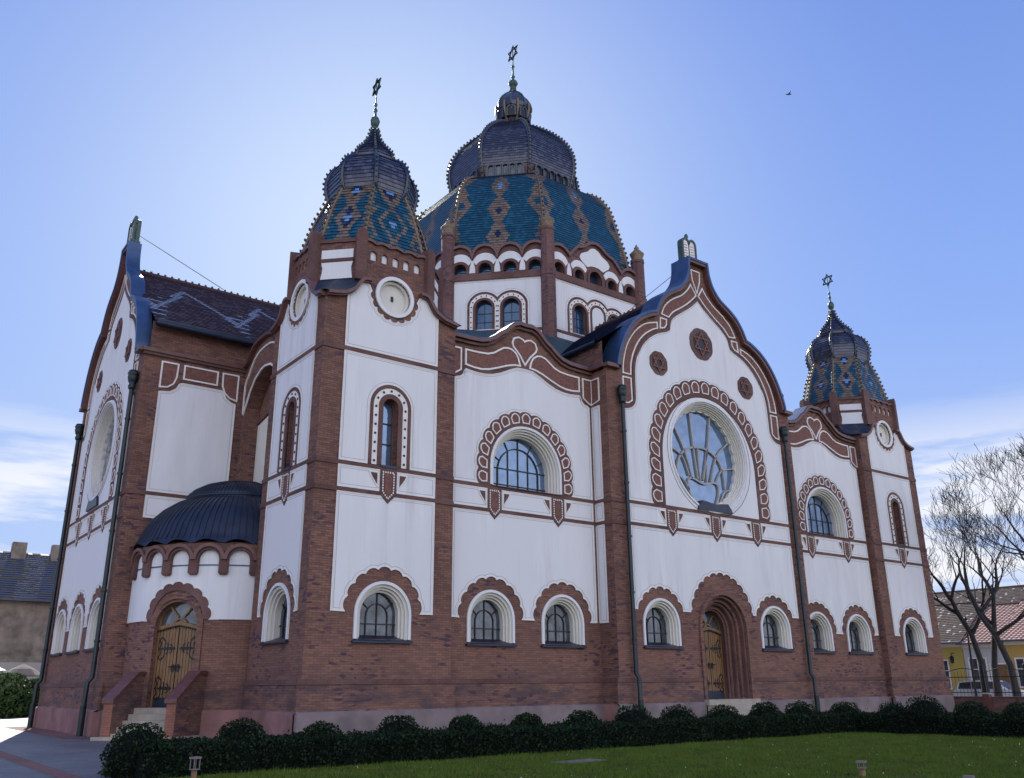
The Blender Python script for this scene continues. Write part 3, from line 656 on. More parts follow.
# ---------------------------------------------------------------- corner towers
TX,TY,HX,HY=14.42,28.50,2.69,2.25
EAVE=[(0,15.45),(1.03,15.50),(1.2,15.50),(1.38,15.44),(1.52,15.24),(1.68,15.0),(1.88,14.85),(2.15,14.72),(2.69,14.62)]
def tower_face(fr,H,tw,full,basewin):
    """one face of a corner tower: fr centred on the face, H half width, tw dict of widths"""
    pl=tw['pl']
    holes=[]
    if full: holes+= [arch(0,8.77,10.90,.30,14),circ(0,15.14,.66,24)]
    if basewin: holes.append(arch(0,3.02,3.82,1.03))
    k=tw['k']
    ev=smooth([(u*k if u>1.2 else u*min(1,k*1.05),z) for u,z in EAVE],2); ev[-1]=(H,14.62)
    hp_=tw['hp']; evh=[(0,16.1),(hp_,16.1)]+[q for q in ev if q[0]>hp_-.02]
    w=MB(); w.prism(fr,[[(-H,0),(H,0)]+mirror(evh)]+holes,-.45,0,'brick',os=False); o=w.build('tower_wall',syn)
    if not full: return o,ev
    t=MB()
    # top field between string and eaves, cut by the brick roundel
    rc=1.02; a0=R(12)
    e=[q for q in ev if q[0]>rc+.06 and q[0]<pl]; e=[(u,z-.07) for u,z in e]
    lob,_=rs(circ(0,15.14,.93,40,-a0,PI+a0),40); 
    lo=[(.95*math.cos(a),15.14-.95*math.sin(a)) for a in [PI*i/36 for i in range(37)]]  # right to left through the bottom
    lo=scal(lo[::-1],9,.08)[::-1]
    q=[(-pl,12.84),(pl,12.84)]+([(pl,e[-1][1])] if e else [])+e[::-1]+[(rc+.03,15.35)]+lo[0:]+[(-rc-.03,15.35)]+[(-u,z) for u,z in e]+([(-pl,e[-1][1])] if e else [])
    panel_line(t,fr,q)
    # middle field with narrow window
    ap=archpath(0,8.77,10.90,.84,16)
    panel_line(t,fr,[(-pl,8.77)]+ap[::-1]+[(pl,8.77),(pl,12.64),(-pl,12.64)])
    midpanels(t,fr,-pl,pl,(0,))
    hp=hood(0,1.41) if basewin else []
    panel_line(t,fr,[(-pl,3.87)]+hp[::-1]+[(pl,3.87),(pl,7.69),(-pl,7.69)])
    t.build('plaster_field',o)
    d=MB(); bands(d,fr,-H,H,((8.60,8.76),(7.70,7.86),(12.65,12.83)))
    Z=8.77; ZS=10.90
    for a,b,dd,mt in ((.82,.69,.06,'trim'),(.69,.48,.045,'line'),(.48,.30,.06,'trim')): d.ring(fr,archpath(0,Z,ZS,a,16),archpath(0,Z,ZS,b,16),-.03,dd,mt)
    pp,_=rs(archpath(0,8.9,ZS,.585,16),18)
    for q in pp: d.prism(fr,[circ(q[0],q[1],.045,8)],.04,.065,'iron')
    shield(d,fr,0)
    # roundel
    d.ring(fr,circ(0,15.14,.80,32),circ(0,15.14,.66,32),-.03,.07,'plaster',True)
    d.ring(fr,circ(0,15.14,.66,32),circ(0,15.14,.56,32),-.3,-.08,'cream',True)
    d.prism(fr,[circ(0,15.14,.57,32)],-.3,-.2,'cream'); d.box(fr,-.05,.05,15.04,15.24,-.19,-.17,'iron')
    d.build('brick_ornament',o)
    for sg in (-1,1):
        e2=[(sg*u,z) for u,z in ev if u>1.0*min(1,k*1.05)]; e2=e2[::-1] if sg>0 else e2
        c=MB(); c.stroke(fr,e2,.12,-.2,.24,'mould'); c.stroke(fr,[(u,z-.08) for u,z in e2],.06,-.1,.15,'mould'); c.build('eaves_moulding',o)
    g=MB(); g.ring(fr,archpath(0,Z,ZS,.31,14),archpath(0,Z,ZS,.25,14),-.4,-.25,'trim'); wn=g.build('narrow_window',syn)
    g=MB(); g.prism(fr,[arch(0,8.75,ZS,.27,12)],-.38,-.34,'glass'); g.build('pane',wn)
    g=MB(); 
    for z in (9.6,10.35): g.box(fr,-.27,.27,z,z+.04,-.34,-.3,'iron')
    g.build('glazing_bars',wn)
    g=MB(); g.box(fr,-.32,.32,8.70,8.78,-.38,.08,'darkmetal'); g.build('sill',wn)
    if basewin: base_window(fr,0)
    return o,ev
def bar_post(mb,fr,u,w,z0,z1):
    mb.box(fr,u-w,u+w,z0,z1,-.25,.14,'trim'); mb.prism(fr,[[(u-w,z1),(u+w,z1)]+[(u+w*math.cos(PI*i/8),z1+w*1.2*math.sin(PI*i/8)) for i in range(1,8)]],-.25,.14,'trim',back=True)
def ring8(cx,cy,hx,hy,c,z):
    return [Vector((cx+a,cy+b,z)) for a,b in ((-hx+c,-hy),(hx-c,-hy),(hx,-hy+c),(hx,hy-c),(hx-c,hy),(-hx+c,hy),(-hx,hy-c),(-hx,-hy+c))]
def tiled(mb,Ls,Rs_,th,pat,tw,lift=.03):
    """one facet clad in overlapping tiles; Ls/Rs_ left and right edge polylines from bottom to top"""
    n0=len(Ls); seg=[0]
    mid=[(a+b)/2 for a,b in zip(Ls,Rs_)]
    for a,b in zip(mid,mid[1:]): seg.append(seg[-1]+(b-a).length)
    T=seg[-1]; rows=max(2,int(T/th))
    def at(P,s):
        s=min(max(s,0),T); j=0
        while j<n0-2 and seg[j+1]<s: j+=1
        f=(s-seg[j])/max(seg[j+1]-seg[j],1e-9); return P[j].lerp(P[j+1],f)
    for r in range(rows):
        s0=T*r/rows; s1=min(T,T*(r+1.12)/rows); A,B,Cc,D=at(Ls,s0),at(Rs_,s0),at(Rs_,s1),at(Ls,s1)
        nn=(B-A).cross(D-A); nn.normalize(); up=nn*lift; A2,B2=A+up,B+up; wd=(B-A).length
        n=max(2,int(round(wd/tw)))
        st=.5 if r%2 else 0
        cuts=[0]+[ (i+st)/n for i in range(1 if st==0 else 0,n) if 0<(i+st)/n<1]+[1]
        for i in range(len(cuts)-1):
            f0,f1=cuts[i],cuts[i+1]; x=((f0+f1)/2-.5)*wd
            m=pat(x,s0,wd,T)
            if m in VAR: m=random.choice(VAR[m])
            mb.face([A2.lerp(B2,f0),A2.lerp(B2,f1),D.lerp(Cc,f1),D.lerp(Cc,f0)],m)
        mb.face([A,B,B2,A2],'tnavy')
def tri(x,p): return abs(((x/p)%1)*2-1)   # 1 at 0, 0 at p/2
def pat_tower(x,v,wd,T):
    # blue ground, brown lattice of diamonds, pale centre
    ax=abs(x); per=1.55; t=tri(v-.55,per)
    w_=.62*(1-t)                      # half width of the central diamond chain
    if wd<1.9: w_=.42*(1-t)
    if ax<.10 and abs((v-.55)%per-per/2)<.16: return 'tlight'
    if abs(ax-w_)<.13: return 'tbrown'
    if ax>wd/2-.16: return 'tbrown'
    ax2=abs(wd/2-ax); w2=.45*t
    if abs(ax2-w2)<.10 and wd>1.9: return 'tbrown'
    return 'tblue' if ax>w_ else ('tnavy' if wd<1.9 else 'tblue')
def pat_bulb(x,v,wd,T): return 'tbulb' if abs(x)<wd/2-.12 else 'tnavy'
def crockets(mb,pts,step,r,m):
    p=[Vector(q) for q in pts]; L=0; nxt=step/2
    for a,b in zip(p,p[1:]):
        l=(b-a).length
        while nxt<L+l:
            q=a.lerp(b,(nxt-L)/l); mb.ball(q,r,m,6,4,1.2); nxt+=step
        L+=l
def oct_roof(name,rings,th,tw,pat,parent,rib=.09,crk=None,ribm='mould',facets=range(8)):
    mb=MB()
    for j in facets:
        tiled(mb,[r[j] for r in rings],[r[(j+1)%8] for r in rings],th,pat,tw)
    o=mb.build(name,parent)
    rb=MB()
    for j in range(8):
        pts=[r[j] for r in rings]; c=sum(pts,Vector())/len(pts)
        rb.tube(pts,rib,ribm,6)
        if crk:
            out=[p+(Vector((p.x,p.y,0))-Vector((sum(q.x for q in rings[0])/8,sum(q.y for q in rings[0])/8,0))).normalized()*(rib+.02)+Vector((0,0,.04)) for p in pts]
            crockets(rb,out,crk[0],crk[1],'crocket')
    rb.build('rib',o); return o
def finial(parent,cx,cy,z,sc,starr,zr):
    f=MB(); f.lathe(cx,cy,[(.16*sc,z-.3),(.12*sc,z-.05),(.20*sc,z),(.12*sc,z+.06),(.10*sc,z+.14),(.22*sc,z+.22),(.30*sc,z+.42),(.22*sc,z+.60),(.09*sc,z+.68),(.07*sc,z+.9),(.12*sc,z+.95),(.12*sc,z+1.02),(.06*sc,z+1.08),(.05*sc,zr-.6),(.10*sc,zr-.55),(.10*sc,zr-.47),(.04*sc,zr-.42),(.035*sc,zr),(.03*sc,zr+starr*1.6)],'copper',10)
    fo=f.build('finial',parent)
    s=MB(); fr=Fr(cx,cy,PI/2-.05); fr2=fr.off(0,0,0)
    hexagram(s,fr2,0,zr+starr,starr,.065*sc,-.03,.03,'copper')
    for i in range(6):
        a=R(90+60*i); s.ball(fr2.P(starr*1.02*math.cos(a),zr+starr+starr*1.02*math.sin(a),0),.05*sc,'copper',6,4)
    s.build('star',fo)
def tower(tx,ty,mirrorx=False,main=True):
    # faces: front(-Y), left(-X), right(+X), back(+Y)
    faces=[]
    faces.append((Fr(tx,ty-HY,0),HX,dict(pl=1.88,k=1.0,hp=1.44),True,True))
    faces.append((Fr(tx-HX,ty,-PI/2),HY,dict(pl=1.62,k=.84,hp=1.0),main,main))
    faces.append((Fr(tx+HX,ty,PI/2),HY,dict(pl=1.62,k=.84,hp=1.0),False,False))
    faces.append((Fr(tx,ty+HY,PI),HX,dict(pl=1.88,k=1.0,hp=1.44),False,False))
    evs=[]
    for f in faces: evs.append(tower_face(*f)[1])
    for f in faces[:3]:
        x_=.155 if f is faces[0] else 0; pb=MB(); plinth(pb,f[0],-f[1]-x_,f[1]+x_,.12 if f is faces[0] else .115); pb.build('plinth',syn)
    # octagonal upper storey
    c=1.25; base=ring8(tx,ty,HX,HY,c,14.5)
    up=MB()
    zt=17.12
    for j in range(8):
        a,b=base[j],base[(j+1)%8]; d=b-a; fr=Fr((a.x+b.x)/2,(a.y+b.y)/2,math.atan2(d.y,d.x)); h=d.length/2
        if j%2==0: # main faces above the roundel
            n=5; top=[]
            for i in range(n):
                for q in range(7):
                    t=q/6; top.append((h-2*h*(i+t)/n, zt-.06+.08*math.sin(PI*t)))
            hh=[arch(u*(h/1.44),16.38,16.64,.13*(.75+.25*h/1.44),8) for u in (-.92,-.46,0,.46,.92)]
            # the wall itself is the tower wall below 15.5 so only the top part stands on it
            roundel=[(-h,16.1),(h,16.1)]
            up.prism(fr,[roundel+top]+hh,-.35,-.004,'brick',os=False)
            up.prism(fr,[[(-h+.02,16.3),(h-.02,16.3),(h-.02,16.95),(-h+.02,16.95)]],-.3,-.1,'plaster')
            up.stroke(fr,top,.10,-.3,.09,'mould')
        else:
            up.prism(fr,[[(-h,14.5),(h,14.5),(h,zt),(-h,zt)]],-.35,-.004,'brick',os=False)
            up.prism(fr,[[(-.60,16.38),(.60,16.38),(.60,16.73),(-.60,16.73)]],-.02,.035,'plaster')
            q=[(-.60,15.56),(.60,15.56),(.56,15.8),(.54,16.0),(.60,16.23),(-.60,16.23),(-.54,16.0),(-.56,15.8)]
            up.prism(fr,[q],-.02,.035,'plaster'); up.box(fr,-.62,.62,16.24,16.37,0,.06,'trim'); up.box(fr,-h,h,zt-.1,zt+.03,-.3,.06,'trim')
        # posts at the vertices
    for j in range(8):
        a=base[j]; pv,nx=base[j-1],base[(j+1)%8]; 
        ang=math.atan2((nx-pv).y,(nx-pv).x); fr=Fr(a.x,a.y,ang); bar_post(up,fr,0,.20,15.45,17.30)
    uo=up.build('tower_drum',syn)
    # corner caps
    corners=[(-1,-1),(1,-1),(1,1),(-1,1)]
    for sx,sy in corners:
        cp=MB()
        ex=[( (sx*u), z) for u,z in evs[0] if u>1.35]; ey=[((sy*u),z) for u,z in evs[1] if u>.95]
        x0=[Vector((tx+u,ty+sy*(HY+.18),z+.05)) for u,z in ex]; y0=[Vector((tx+sx*(HX+.18),ty+u,z+.05)) for u,z in ey][::-1]
        path=x0[:-1]+[Vector((tx+sx*(HX+.18),ty+sy*(HY+.18),14.66))]+y0[1:]
        D0=Vector((tx+sx*(HX-c),ty+sy*HY,15.56)); D1=Vector((tx+sx*HX,ty+sy*(HY-c),15.56)); n=len(path)-1
        rows=[[],[],[]]
        for i,q in enumerate(path):
            e=D0.lerp(D1,i/n); rows[0].append(q); m_=q.lerp(e,.5); m_.z-=.06; rows[1].append(m_); rows[2].append(e)
        cp.grid(rows,'darkmetal',False,False,flip=(sx*sy<0)); cp.build('corner_cap',uo)
    # lower tiled roof, bulb, small onion
    prof=[(2.52,2.10,1.18,16.95),(2.40,2.02,1.16,17.5),(2.22,1.92,1.12,18.2),(1.98,1.78,1.03,19.0),(1.70,1.60,.95,19.7),(1.50,1.46,.86,20.2)]
    low=oct_roof('dome_skirt',[ring8(tx,ty,a,b,c_,z) for a,b,c_,z in prof],.15,.17,pat_tower,syn,.075,(.26,.06),'ochre')
    bp=[(1.35,19.8),(1.50,19.86),(1.60,20.1),(1.67,20.45),(1.68,20.8),(1.60,21.15),(1.42,21.46),(1.18,21.67),(.93,21.79),(.72,21.79)]
    bul=oct_roof('bulb_dome',[ring8(tx,ty,r,r,r*.586,z) for r,z in bp],.16,.2,pat_bulb,syn,.10,(.24,.05),'tnavy')
    op=[(.66,21.72),(.86,21.80),(.94,21.97),(.89,22.17),(.70,22.42),(.47,22.70),(.30,22.98),(.18,23.27),(.11,23.6)]
    oct_roof('onion_tip',[ring8(tx,ty,r,r,r*.586,z) for r,z in op],.14,.2,pat_bulb,bul,.06,(.2,.05),'tnavy')
    finial(bul,tx,ty,23.62,.70,.40,25.40)
tower(TX,TY); tower(2*CX-TX,TY,main=False)
# rear towers: plain shells so that the plan is complete
for X in (TX,2*CX-TX):
    m=MB(); fr=Fr(X,2*CY-TY+HY,PI); 
    for q in (Fr(X,2*CY-TY-HY,0),Fr(X,2*CY-TY+HY,PI)): m.box(q,-HX,HX,0,14.6,-.3,0,'brick')
    for q in (Fr(X-HX,2*CY-TY,-PI/2),Fr(X+HX,2*CY-TY,PI/2)): m.box(q,-HY,HY,0,14.6,-.3,0,'brick')
    m.build('rear_tower_wall',syn)
# ---------------------------------------------------------------- apse porch
PC=(12.4,34.6); PR=3.70; TD=R(-140)
cf=Cyl(PC[0],PC[1],PR,TD)
u0=PR*(R(-190)-TD); u1=PR*(R(-84)-TD)
w=MB(); DW=.82
w.prism(cf,[[(u0,0),(u1,0),(u1,6.5),(u0,6.5)],arch(0,.95,3.62,DW+.10,18)],-.4,0,'brick'); po=w.build('porch_wall',syn)
t=MB(); hp=hood(0,1.24,3.82,.08,9)
t.prism(cf,[[(u0,3.82)]+hp[::-1]+[(u1,3.82),(u1,6.3),(u0,6.3)]],-.02,.04,'plaster'); t.stroke(cf,[(-3.2,3.83)]+hp[::-1]+[(2.9,3.83)],.04,.03,.06,'line'); t.build('plaster_field',po)
d=MB(); d.ring(cf,scal([(1.22*math.cos(PI*i/30),3.82+1.22*math.sin(PI*i/30)) for i in range(31)],9,.08),rs([(1.0*math.cos(PI*i/30),3.82+1.0*math.sin(PI*i/30)) for i in range(31)],54)[0],0,.05,'trim')
pit=PR*R(15.7)
for k in range(-4,5):
    c=.03+k*pit
    if c<u0+.4 or c>u1-.3: continue
    d.ring(cf,archpath(c,5.39,5.88,pit/2,14),archpath(c,5.39,5.86,pit/2-.16,14),0,.20,'trim')
    d.ring(cf,archpath(c,5.86,5.90,pit/2+.02,14),archpath(c,5.86,5.90,pit/2-.10,14),.18,.28,'mould')
    d.box(cf,c-pit/2-.12,c-pit/2+.12,5.34,5.7,0,.18,'trim')
    # spandrel between neighbouring arches
    d.prism(cf,[[(c-pit/2-.2,6.28),(c-pit/2,5.9),(c-pit/2+.2,6.28),(c-pit/2+.3,6.42),(c-pit/2-.3,6.42)]],0,.19,'brick')
d.box(cf.off(0,0,0),u0,u0+.01,5.3,5.31,0,.02,'trim')
n=40
for k in range(n):
    a=u0+(u1-u0)*k/n; b=u0+(u1-u0)*(k+1)/n
    d.box(cf,a,b,5.66,5.70,.0,.07,'bluemetal')
d.build('arcade_frieze',po)
# lead dome of the porch
dm=MB(); rad=[(PR+.20,6.42),(PR+.10,6.66),(PR-.02,6.90),(3.55,7.25),(3.30,7.65),(2.95,8.02),(2.52,8.33),(2.05,8.56),(2.12,8.61),(2.10,8.70),(1.88,8.93),(1.5,9.15),(1.0,9.31),(.5,9.39),(0.02,9.42)]
A0,A1=R(-192),R(-80); nn=46
dm.grid([[(PC[0]+(r+(.10*abs(math.cos((A0+(A1-A0)*j/nn-TD+.0175)*PR/pit*PI)) if i==0 else 0))*math.cos(A0+(A1-A0)*j/nn),PC[1]+r*math.sin(A0+(A1-A0)*j/nn),z+(.16*abs(math.cos((A0+(A1-A0)*j/nn-TD+.0175)*PR/pit*PI)) if i==0 else 0)) for j in range(nn+1)] for i,(r,z) in enumerate(rad)],'darkmetal',False,True)
do=dm.build('porch_dome',syn)
sm=MB()
for j in range(1,30):
    th=A0+(A1-A0)*j/30
    sm.tube([(PC[0]+(r+.015)*math.cos(th),PC[1]+(r+.015)*math.sin(th),z+.012) for r,z in rad[1:-1]],.015,'darkmetal',5)
sm.tube([(PC[0]+2.1*math.cos(A0+(A1-A0)*j/30),PC[1]+2.1*math.sin(A0+(A1-A0)*j/30),8.58) for j in range(31)],.06,'darkmetal',6)
sm.build('seam',do)
# plinth of porch
for sg in (-1,1):
    pl=MB()
    for k in range(50):
        a=u0+(u1-u0)*k/50; b=u0+(u1-u0)*(k+1)/50
        if (b<-.95 and sg<0) or (a>.95 and sg>0): pl.box(cf,a,b,0,.86,-.1,.14,'plinthrose'); pl.box(cf,a,b,.86,1.64,-.05,.05,'brick')
    pl.build('plinth',syn)
df=Fr(PC[0]+(PR-.02)*math.cos(TD),PC[1]+(PR-.02)*math.sin(TD),TD+PI/2)
m=MB(); m.ring(df,archpath(0,.95,3.62,DW+.22),archpath(0,.95,3.62,DW),-.42,-.06,'brick'); m.prism(df,[arch(0,.9,3.62,DW+.1)],-.9,-.5,'iron'); m.build('door_jamb',syn)
leaf_door(df,DW-.02,.95,3.60,.34,DW,3.66)
# steps and cheek walls
st=MB(); SW=.98
for i in range(5): st.box(df,-SW,SW,.19*i,.19*(i+1),-.2,.32+.27*(4-i),'step')
st.box(df,-SW-.55,SW+.55,-.02,.10,-.2,1.62,'step'); st.build('steps',syn)
for sg in (-1,1):
    c=MB(); a,b=(SW,SW+.34) if sg>0 else (-SW-.34,-SW)
    S=[(-.15,0),(1.45,0),(1.45,1.16),(.30,2.0),(-.15,2.0)]
    P=lambda u,q: df.P(u,q[1],q[0])
    for i in range(5):
        p,q=S[i],S[(i+1)%5]; c.face([P(a,p),P(b,p),P(b,q),P(a,q)][::-1],'bricklit' if i==1 else 'brick')  # front face in lighter orange brick, its light put into the colour
    c.face([P(b,q) for q in S],'brick'); c.face([P(a,q) for q in S[::-1]],'brick')
    co=c.build('cheek_wall',syn)
    c=MB(); T=[(1.52,1.12),(1.52,1.25),(.30,2.12),(-.15,2.12),(-.15,2.0),(.30,2.0)]
    a-=.05;b+=.05
    for i in range(6):
        p,q=T[i],T[(i+1)%6]; c.face([P(a,p),P(b,p),P(b,q),P(a,q)][::-1] if False else [P(a,p),P(a,q),P(b,q),P(b,p)],'mould')
    c.face([P(b,q) for q in T[::-1]],'mould'); c.face([P(a,q) for q in T],'mould'); c.build('coping',co)
# ---------------------------------------------------------------- drum and main dome
A_,B_=3.42,7.30
DV=[Vector((CX+.12+a,CY+b,0)) for a,b in ((-A_,-B_),(A_,-B_),(B_,-A_),(B_,A_),(A_,B_),(-A_,B_),(-B_,A_),(-B_,-A_))]
def drum_face(j,kind):
    a,b=DV[j],DV[(j+1)%8]; d=b-a; fr=Fr((a.x+b.x)/2,(a.y+b.y)/2,math.atan2(d.y,d.x)); h=d.length/2
    mb=MB()
    if kind=='diag':
        n=4; p=2*h/n; cs=[-h+p*(i+.5) for i in range(n)]
        top=[]
        for c in cs[::-1]: top+= [(c+p/2*math.cos(PI*i/10),23.68+.68*math.sin(PI*i/10)) for i in range(0,10)]
        top.append((-h,23.68)); rad=[.36]*4
    else:
        cs=[-2.66,-1.22,0,1.22,2.66]; rad=[.36,.33,.46,.33,.36]
        top=[(h,23.68)]+[(2.66+.74*math.cos(PI*i/10),23.68+.66*math.sin(PI*i/10)) for i in range(1,9)]
        half=smooth([(0,25.22),(.4,25.12),(.72,24.88),(1.0,24.72),(1.35,24.6),(1.65,24.3),(1.95,23.95)],3)
        top+=mirror(half)+[(-2.66+.74*math.cos(PI*i/10),23.68+.66*math.sin(PI*i/10)) for i in range(2,10)]+[(-h,23.68)]
    holes=[arch(c,22.70,22.94+(0.08 if r>.4 else 0),r,12) for c,r in zip(cs,rad)]
    if kind=='diag': wins=[(-.73,20.65,.45),(.73,20.65,.45)]
    else: wins=[(-1.25,20.65,.45),(0.05,20.85,.0),(1.32,20.65,.45)]
    holes+=[arch(c,19.42,z,r,14) for c,z,r in wins if r]
    mb.prism(fr,[[(-h,14),(h,14)]+top]+holes,-.5,0,'brickup',os=False); o=mb.build('drum_wall',syn)
    t=MB()
    # plain white field with heightfield cut for the composite window surround
    us=[-2.4+4.8*i/96 for i in range(97)]
    def H(u,e):
        z=-9
        for c,zs,r in wins:
            Rr=.45+e
            if abs(u-c)<Rr: z=max(z,zs+math.sqrt(Rr*Rr-(u-c)**2))
        return z
    lo=[q for q in us if H(q,.50)>0]
    ul,ur=lo[0],lo[-1]
    cut=[(ul,19.35)]+[(q,H(q,.50)) for q in lo]+[(ur,19.35)]
    panel_line(t,fr,[(-h+.3,19.35)]+cut+[(h-.3,19.35),(h-.3,22.25),(-h+.3,22.25)])
    t.prism(fr,[[(-h+.3,17.9),(h-.3,17.9),(h-.3,19.18),(-h+.3,19.18)]],-.02,.03,'plaster')
    # dotted white band
    l2=[q for q in us if H(q,.34)>0]; l3=[(q,H(q,.34)) for q in l2]
    hs=[]
    for c,zs,r in wins: hs.append(arch(c,19.4,zs,.45+.14,14))
    t.prism(fr,[[(l2[0],19.36),(l2[-1],19.36)]+l3[::-1]]+hs,-.02,.045,'line')
    for c,k_,r in zip(cs,[0]*5,rad):
        zc=22.94
        if kind=='diag' or abs(c)>1.0:
            rr_=.70 if (kind=='diag' or abs(c)>2) else .62
            q=[(c+rr_*math.cos(R(a)),zc+.28+rr_*math.sin(R(a))) for a in range(18,163,8)]+[(c+(r+.18)*math.cos(R(a)),zc+(r+.18)*math.sin(R(a))) for a in range(150,29,-8)]
            t.prism(fr,[q],-.02,.035,'plaster')
    if kind=='diag': ms=[cs[i]+p/2 for i in range(3)]+[-h+.1,h-.1]
    else: ms=[-1.94,1.94,-3.32,3.32]
    for c in ms: t.prism(fr,[[(c-.17,22.74),(c+.17,22.74),(c+.15,23.05),(c+.08,23.32),(c,23.5),(c-.08,23.32),(c-.15,23.05)]],-.02,.035,'plaster')
    if kind!='diag':
        q=smooth([(0,24.92),(.28,24.84),(.5,24.62),(.72,24.5),(.98,24.36),(1.12,24.12),(1.02,23.92)],2)
        t.prism(fr,[mirror(q)+[(-.6,23.62),(-.3,23.75),(0,23.78),(.3,23.75),(.6,23.62)]],-.02,.035,'plaster')
        t.prism(fr,[arch(0.05,19.5,20.85,.5,14)],-.02,.04,'plaster')
    t.build('plaster_field',o)
    d_=MB()
    d_.box(fr,-h,h,22.28,22.66,-.02,.12,'trim'); d_.box(fr,-h,h,19.18,19.34,-.02,.06,'trim')
    d_.stroke(fr,top,.16,-.45,.16,'mould')
    for c,r in zip(cs,rad): d_.ring(fr,archpath(c,22.7,22.94+(0.08 if r>.4 else 0),r+.15,12),archpath(c,22.7,22.94+(0.08 if r>.4 else 0),r,12),-.02,.07,'trim')
    for c,zs,r in wins:
        d_.ring(fr,archpath(c,19.4,zs,.585,14),archpath(c,19.4,zs,.45,14),-.02,.07,'trim')
        pp,_=rs(archpath(c,19.55,zs,.69,14),15)
        for q in pp: 
            if H(q[0],.20)<=q[1]+.06: d_.prism(fr,[circ(q[0],q[1],.04,6)],.03,.065,'iron')
    d_.build('brick_ornament',o)
    for c,r in zip(cs,rad):
        g=MB(); g.prism(fr,[arch(c,22.68,22.94+(0.08 if r>.4 else 0),r,12)],-.4,-.36,'glassblue'); wn=g.build('drum_window',syn)
        g=MB(); g.box(fr,c-.015,c+.015,22.7,23.3,-.36,-.33,'iron'); g.box(fr,c-r,c+r,22.96,22.99,-.36,-.335,'iron'); g.build('glazing_bars',wn)
    for c,zs,r in wins:
        if not r: continue
        g=MB(); g.prism(fr,[arch(c,19.4,zs,r,12)],-.3,-.26,'glassblue'); wn=g.build('drum_window',syn)
        g=MB(); g.box(fr,c-.015,c+.015,19.4,zs+.44,-.26,-.23,'iron')
        for z in (19.9,20.4): g.box(fr,c-r,c+r,z,z+.03,-.26,-.235,'iron')
        g.build('glazing_bars',wn)
drum_face(7,'diag'); drum_face(0,'front'); drum_face(1,'diag'); drum_face(6,'front')
for j in (2,3,4,5):
    a,b=DV[j],DV[(j+1)%8]; d=b-a; fr=Fr((a.x+b.x)/2,(a.y+b.y)/2,math.atan2(d.y,d.x)); h=d.length/2
    m=MB(); m.prism(fr,[[(-h,14),(h,14),(h,24.0),(-h,24.0)]],-.5,0,'brickup'); m.box(fr,-h+.3,h-.3,18,22.25,0,.04,'plaster'); m.build('drum_wall',syn)
for j in range(8):
    v=DV[j]; rad=(Vector((v.x-CX,v.y-CY))); ang=math.atan2(rad.y,rad.x)
    m=MB(); n=8
    prof=[(.40,14),(.40,22.2),(.44,22.25),(.44,22.7),(.38,22.75),(.38,24.95),(.42,25.0),(.40,25.12),(.34,25.15)]
    m.lathe(v.x,v.y,prof,'brickup',8,False); po_=m.build('drum_pier',syn)
    m=MB(); m.lathe(v.x,v.y,[(.36,25.12),(.42,25.2),(.30,25.3),(.40,25.5),(.44,25.62),(.34,25.70),(.22,25.85),(.12,25.95),(.16,26.03),(.08,26.12),(.01,26.3)],'ochre',10); m.build('pinnacle',po_)
def ringD(r,z,k=None):
    k=.45 if k is None else k
    return [Vector((CX+.05+r*a,CY+r*b,z)) for a,b in ((-k,-1),(k,-1),(1,-k),(1,k),(k,1),(-k,1),(-1,k),(-1,-k))]
def pat_dome(x,v,wd,T):
    ax=abs(x); wide=wd
    v2=v-.3
    # central chain of lozenges and zigzag border against the ribs
    per=1.95; t=tri(v2,per); w=.14+.50*(1-t)
    if v>T-1.1:
        if ax<.75 and tri(x+.0,.9)*.5>abs(v-(T-.75)): return 'tlight'
        return 'tbrown'
    if ax<w:
        ph=((v2)%per); 
        if ax<.20 and abs(ph-per/2)<.34*(1-ax/.2): return 'tnavy' if v2<per*2 else 'tlight'
        return 'tbrown'
    e=wd/2-ax; t2=tri(v2+1.0,2.9); we=.20+1.0*(1-t2)*(.3+.7*(v/T))
    if e<we:
        if e<.5 and abs(((v2+1.0)%2.9)-1.45)<.5*(1-e/.5): return 'tblue'
        return 'tbrown'
    return 'tblue'
lp=[(6.98,23.9),(6.92,24.6),(6.75,25.6),(6.50,26.6),(6.24,27.8),(5.93,28.95),(5.42,29.85),(4.82,30.35),(4.2,30.62),(3.45,30.80)]
dome=oct_roof('main_dome_skirt',[ringD(r,z) for r,z in lp],.17,.19,pat_dome,syn,.10,(.34,.075),'ochre')
bp=[(3.35,30.73),(3.50,30.78),(3.55,30.88)]
m=MB(); rg=[ringD(r,z) for r,z in bp+[(3.80,31.83)]]; rgw=ringD(3.58,30.88)
for j in range(8): 
    for a,b in zip(rg,rg[1:]): m.face([a[j],a[(j+1)%8],b[(j+1)%8],b[j]],'mould')
bo=m.build('bulb_arcade',syn)
for j in range(8):
    a,b=rgw[j],rgw[(j+1)%8]; d=b-a; fr=Fr((a.x+b.x)/2,(a.y+b.y)/2,math.atan2(d.y,d.x)); h=d.length/2
    m=MB()
    for i in range(5):
        c=-h+.3+(2*h-.6)*(i+.5)/5
        m.prism(fr,[arch(c,30.96,31.53,.22,8)],.0,.22,'glassdark'); m.ring(fr,archpath(c,30.92,31.53,.31,8),archpath(c,30.92,31.53,.2,8),.0,.34,'tbulb')
    m.build('arcade_window',bo)
bp=[(3.80,31.78),(3.90,32.28),(3.93,32.78),(3.90,33.28),(3.75,33.83),(3.48,34.43),(3.08,35.03),(2.55,35.63),(1.95,36.18),(1.4,36.60),(.85,36.93)]
bulb=oct_roof('main_bulb',[ringD(r,z) for r,z in bp],.17,.22,pat_bulb,syn,.12,(.30,.085),'tbulb')
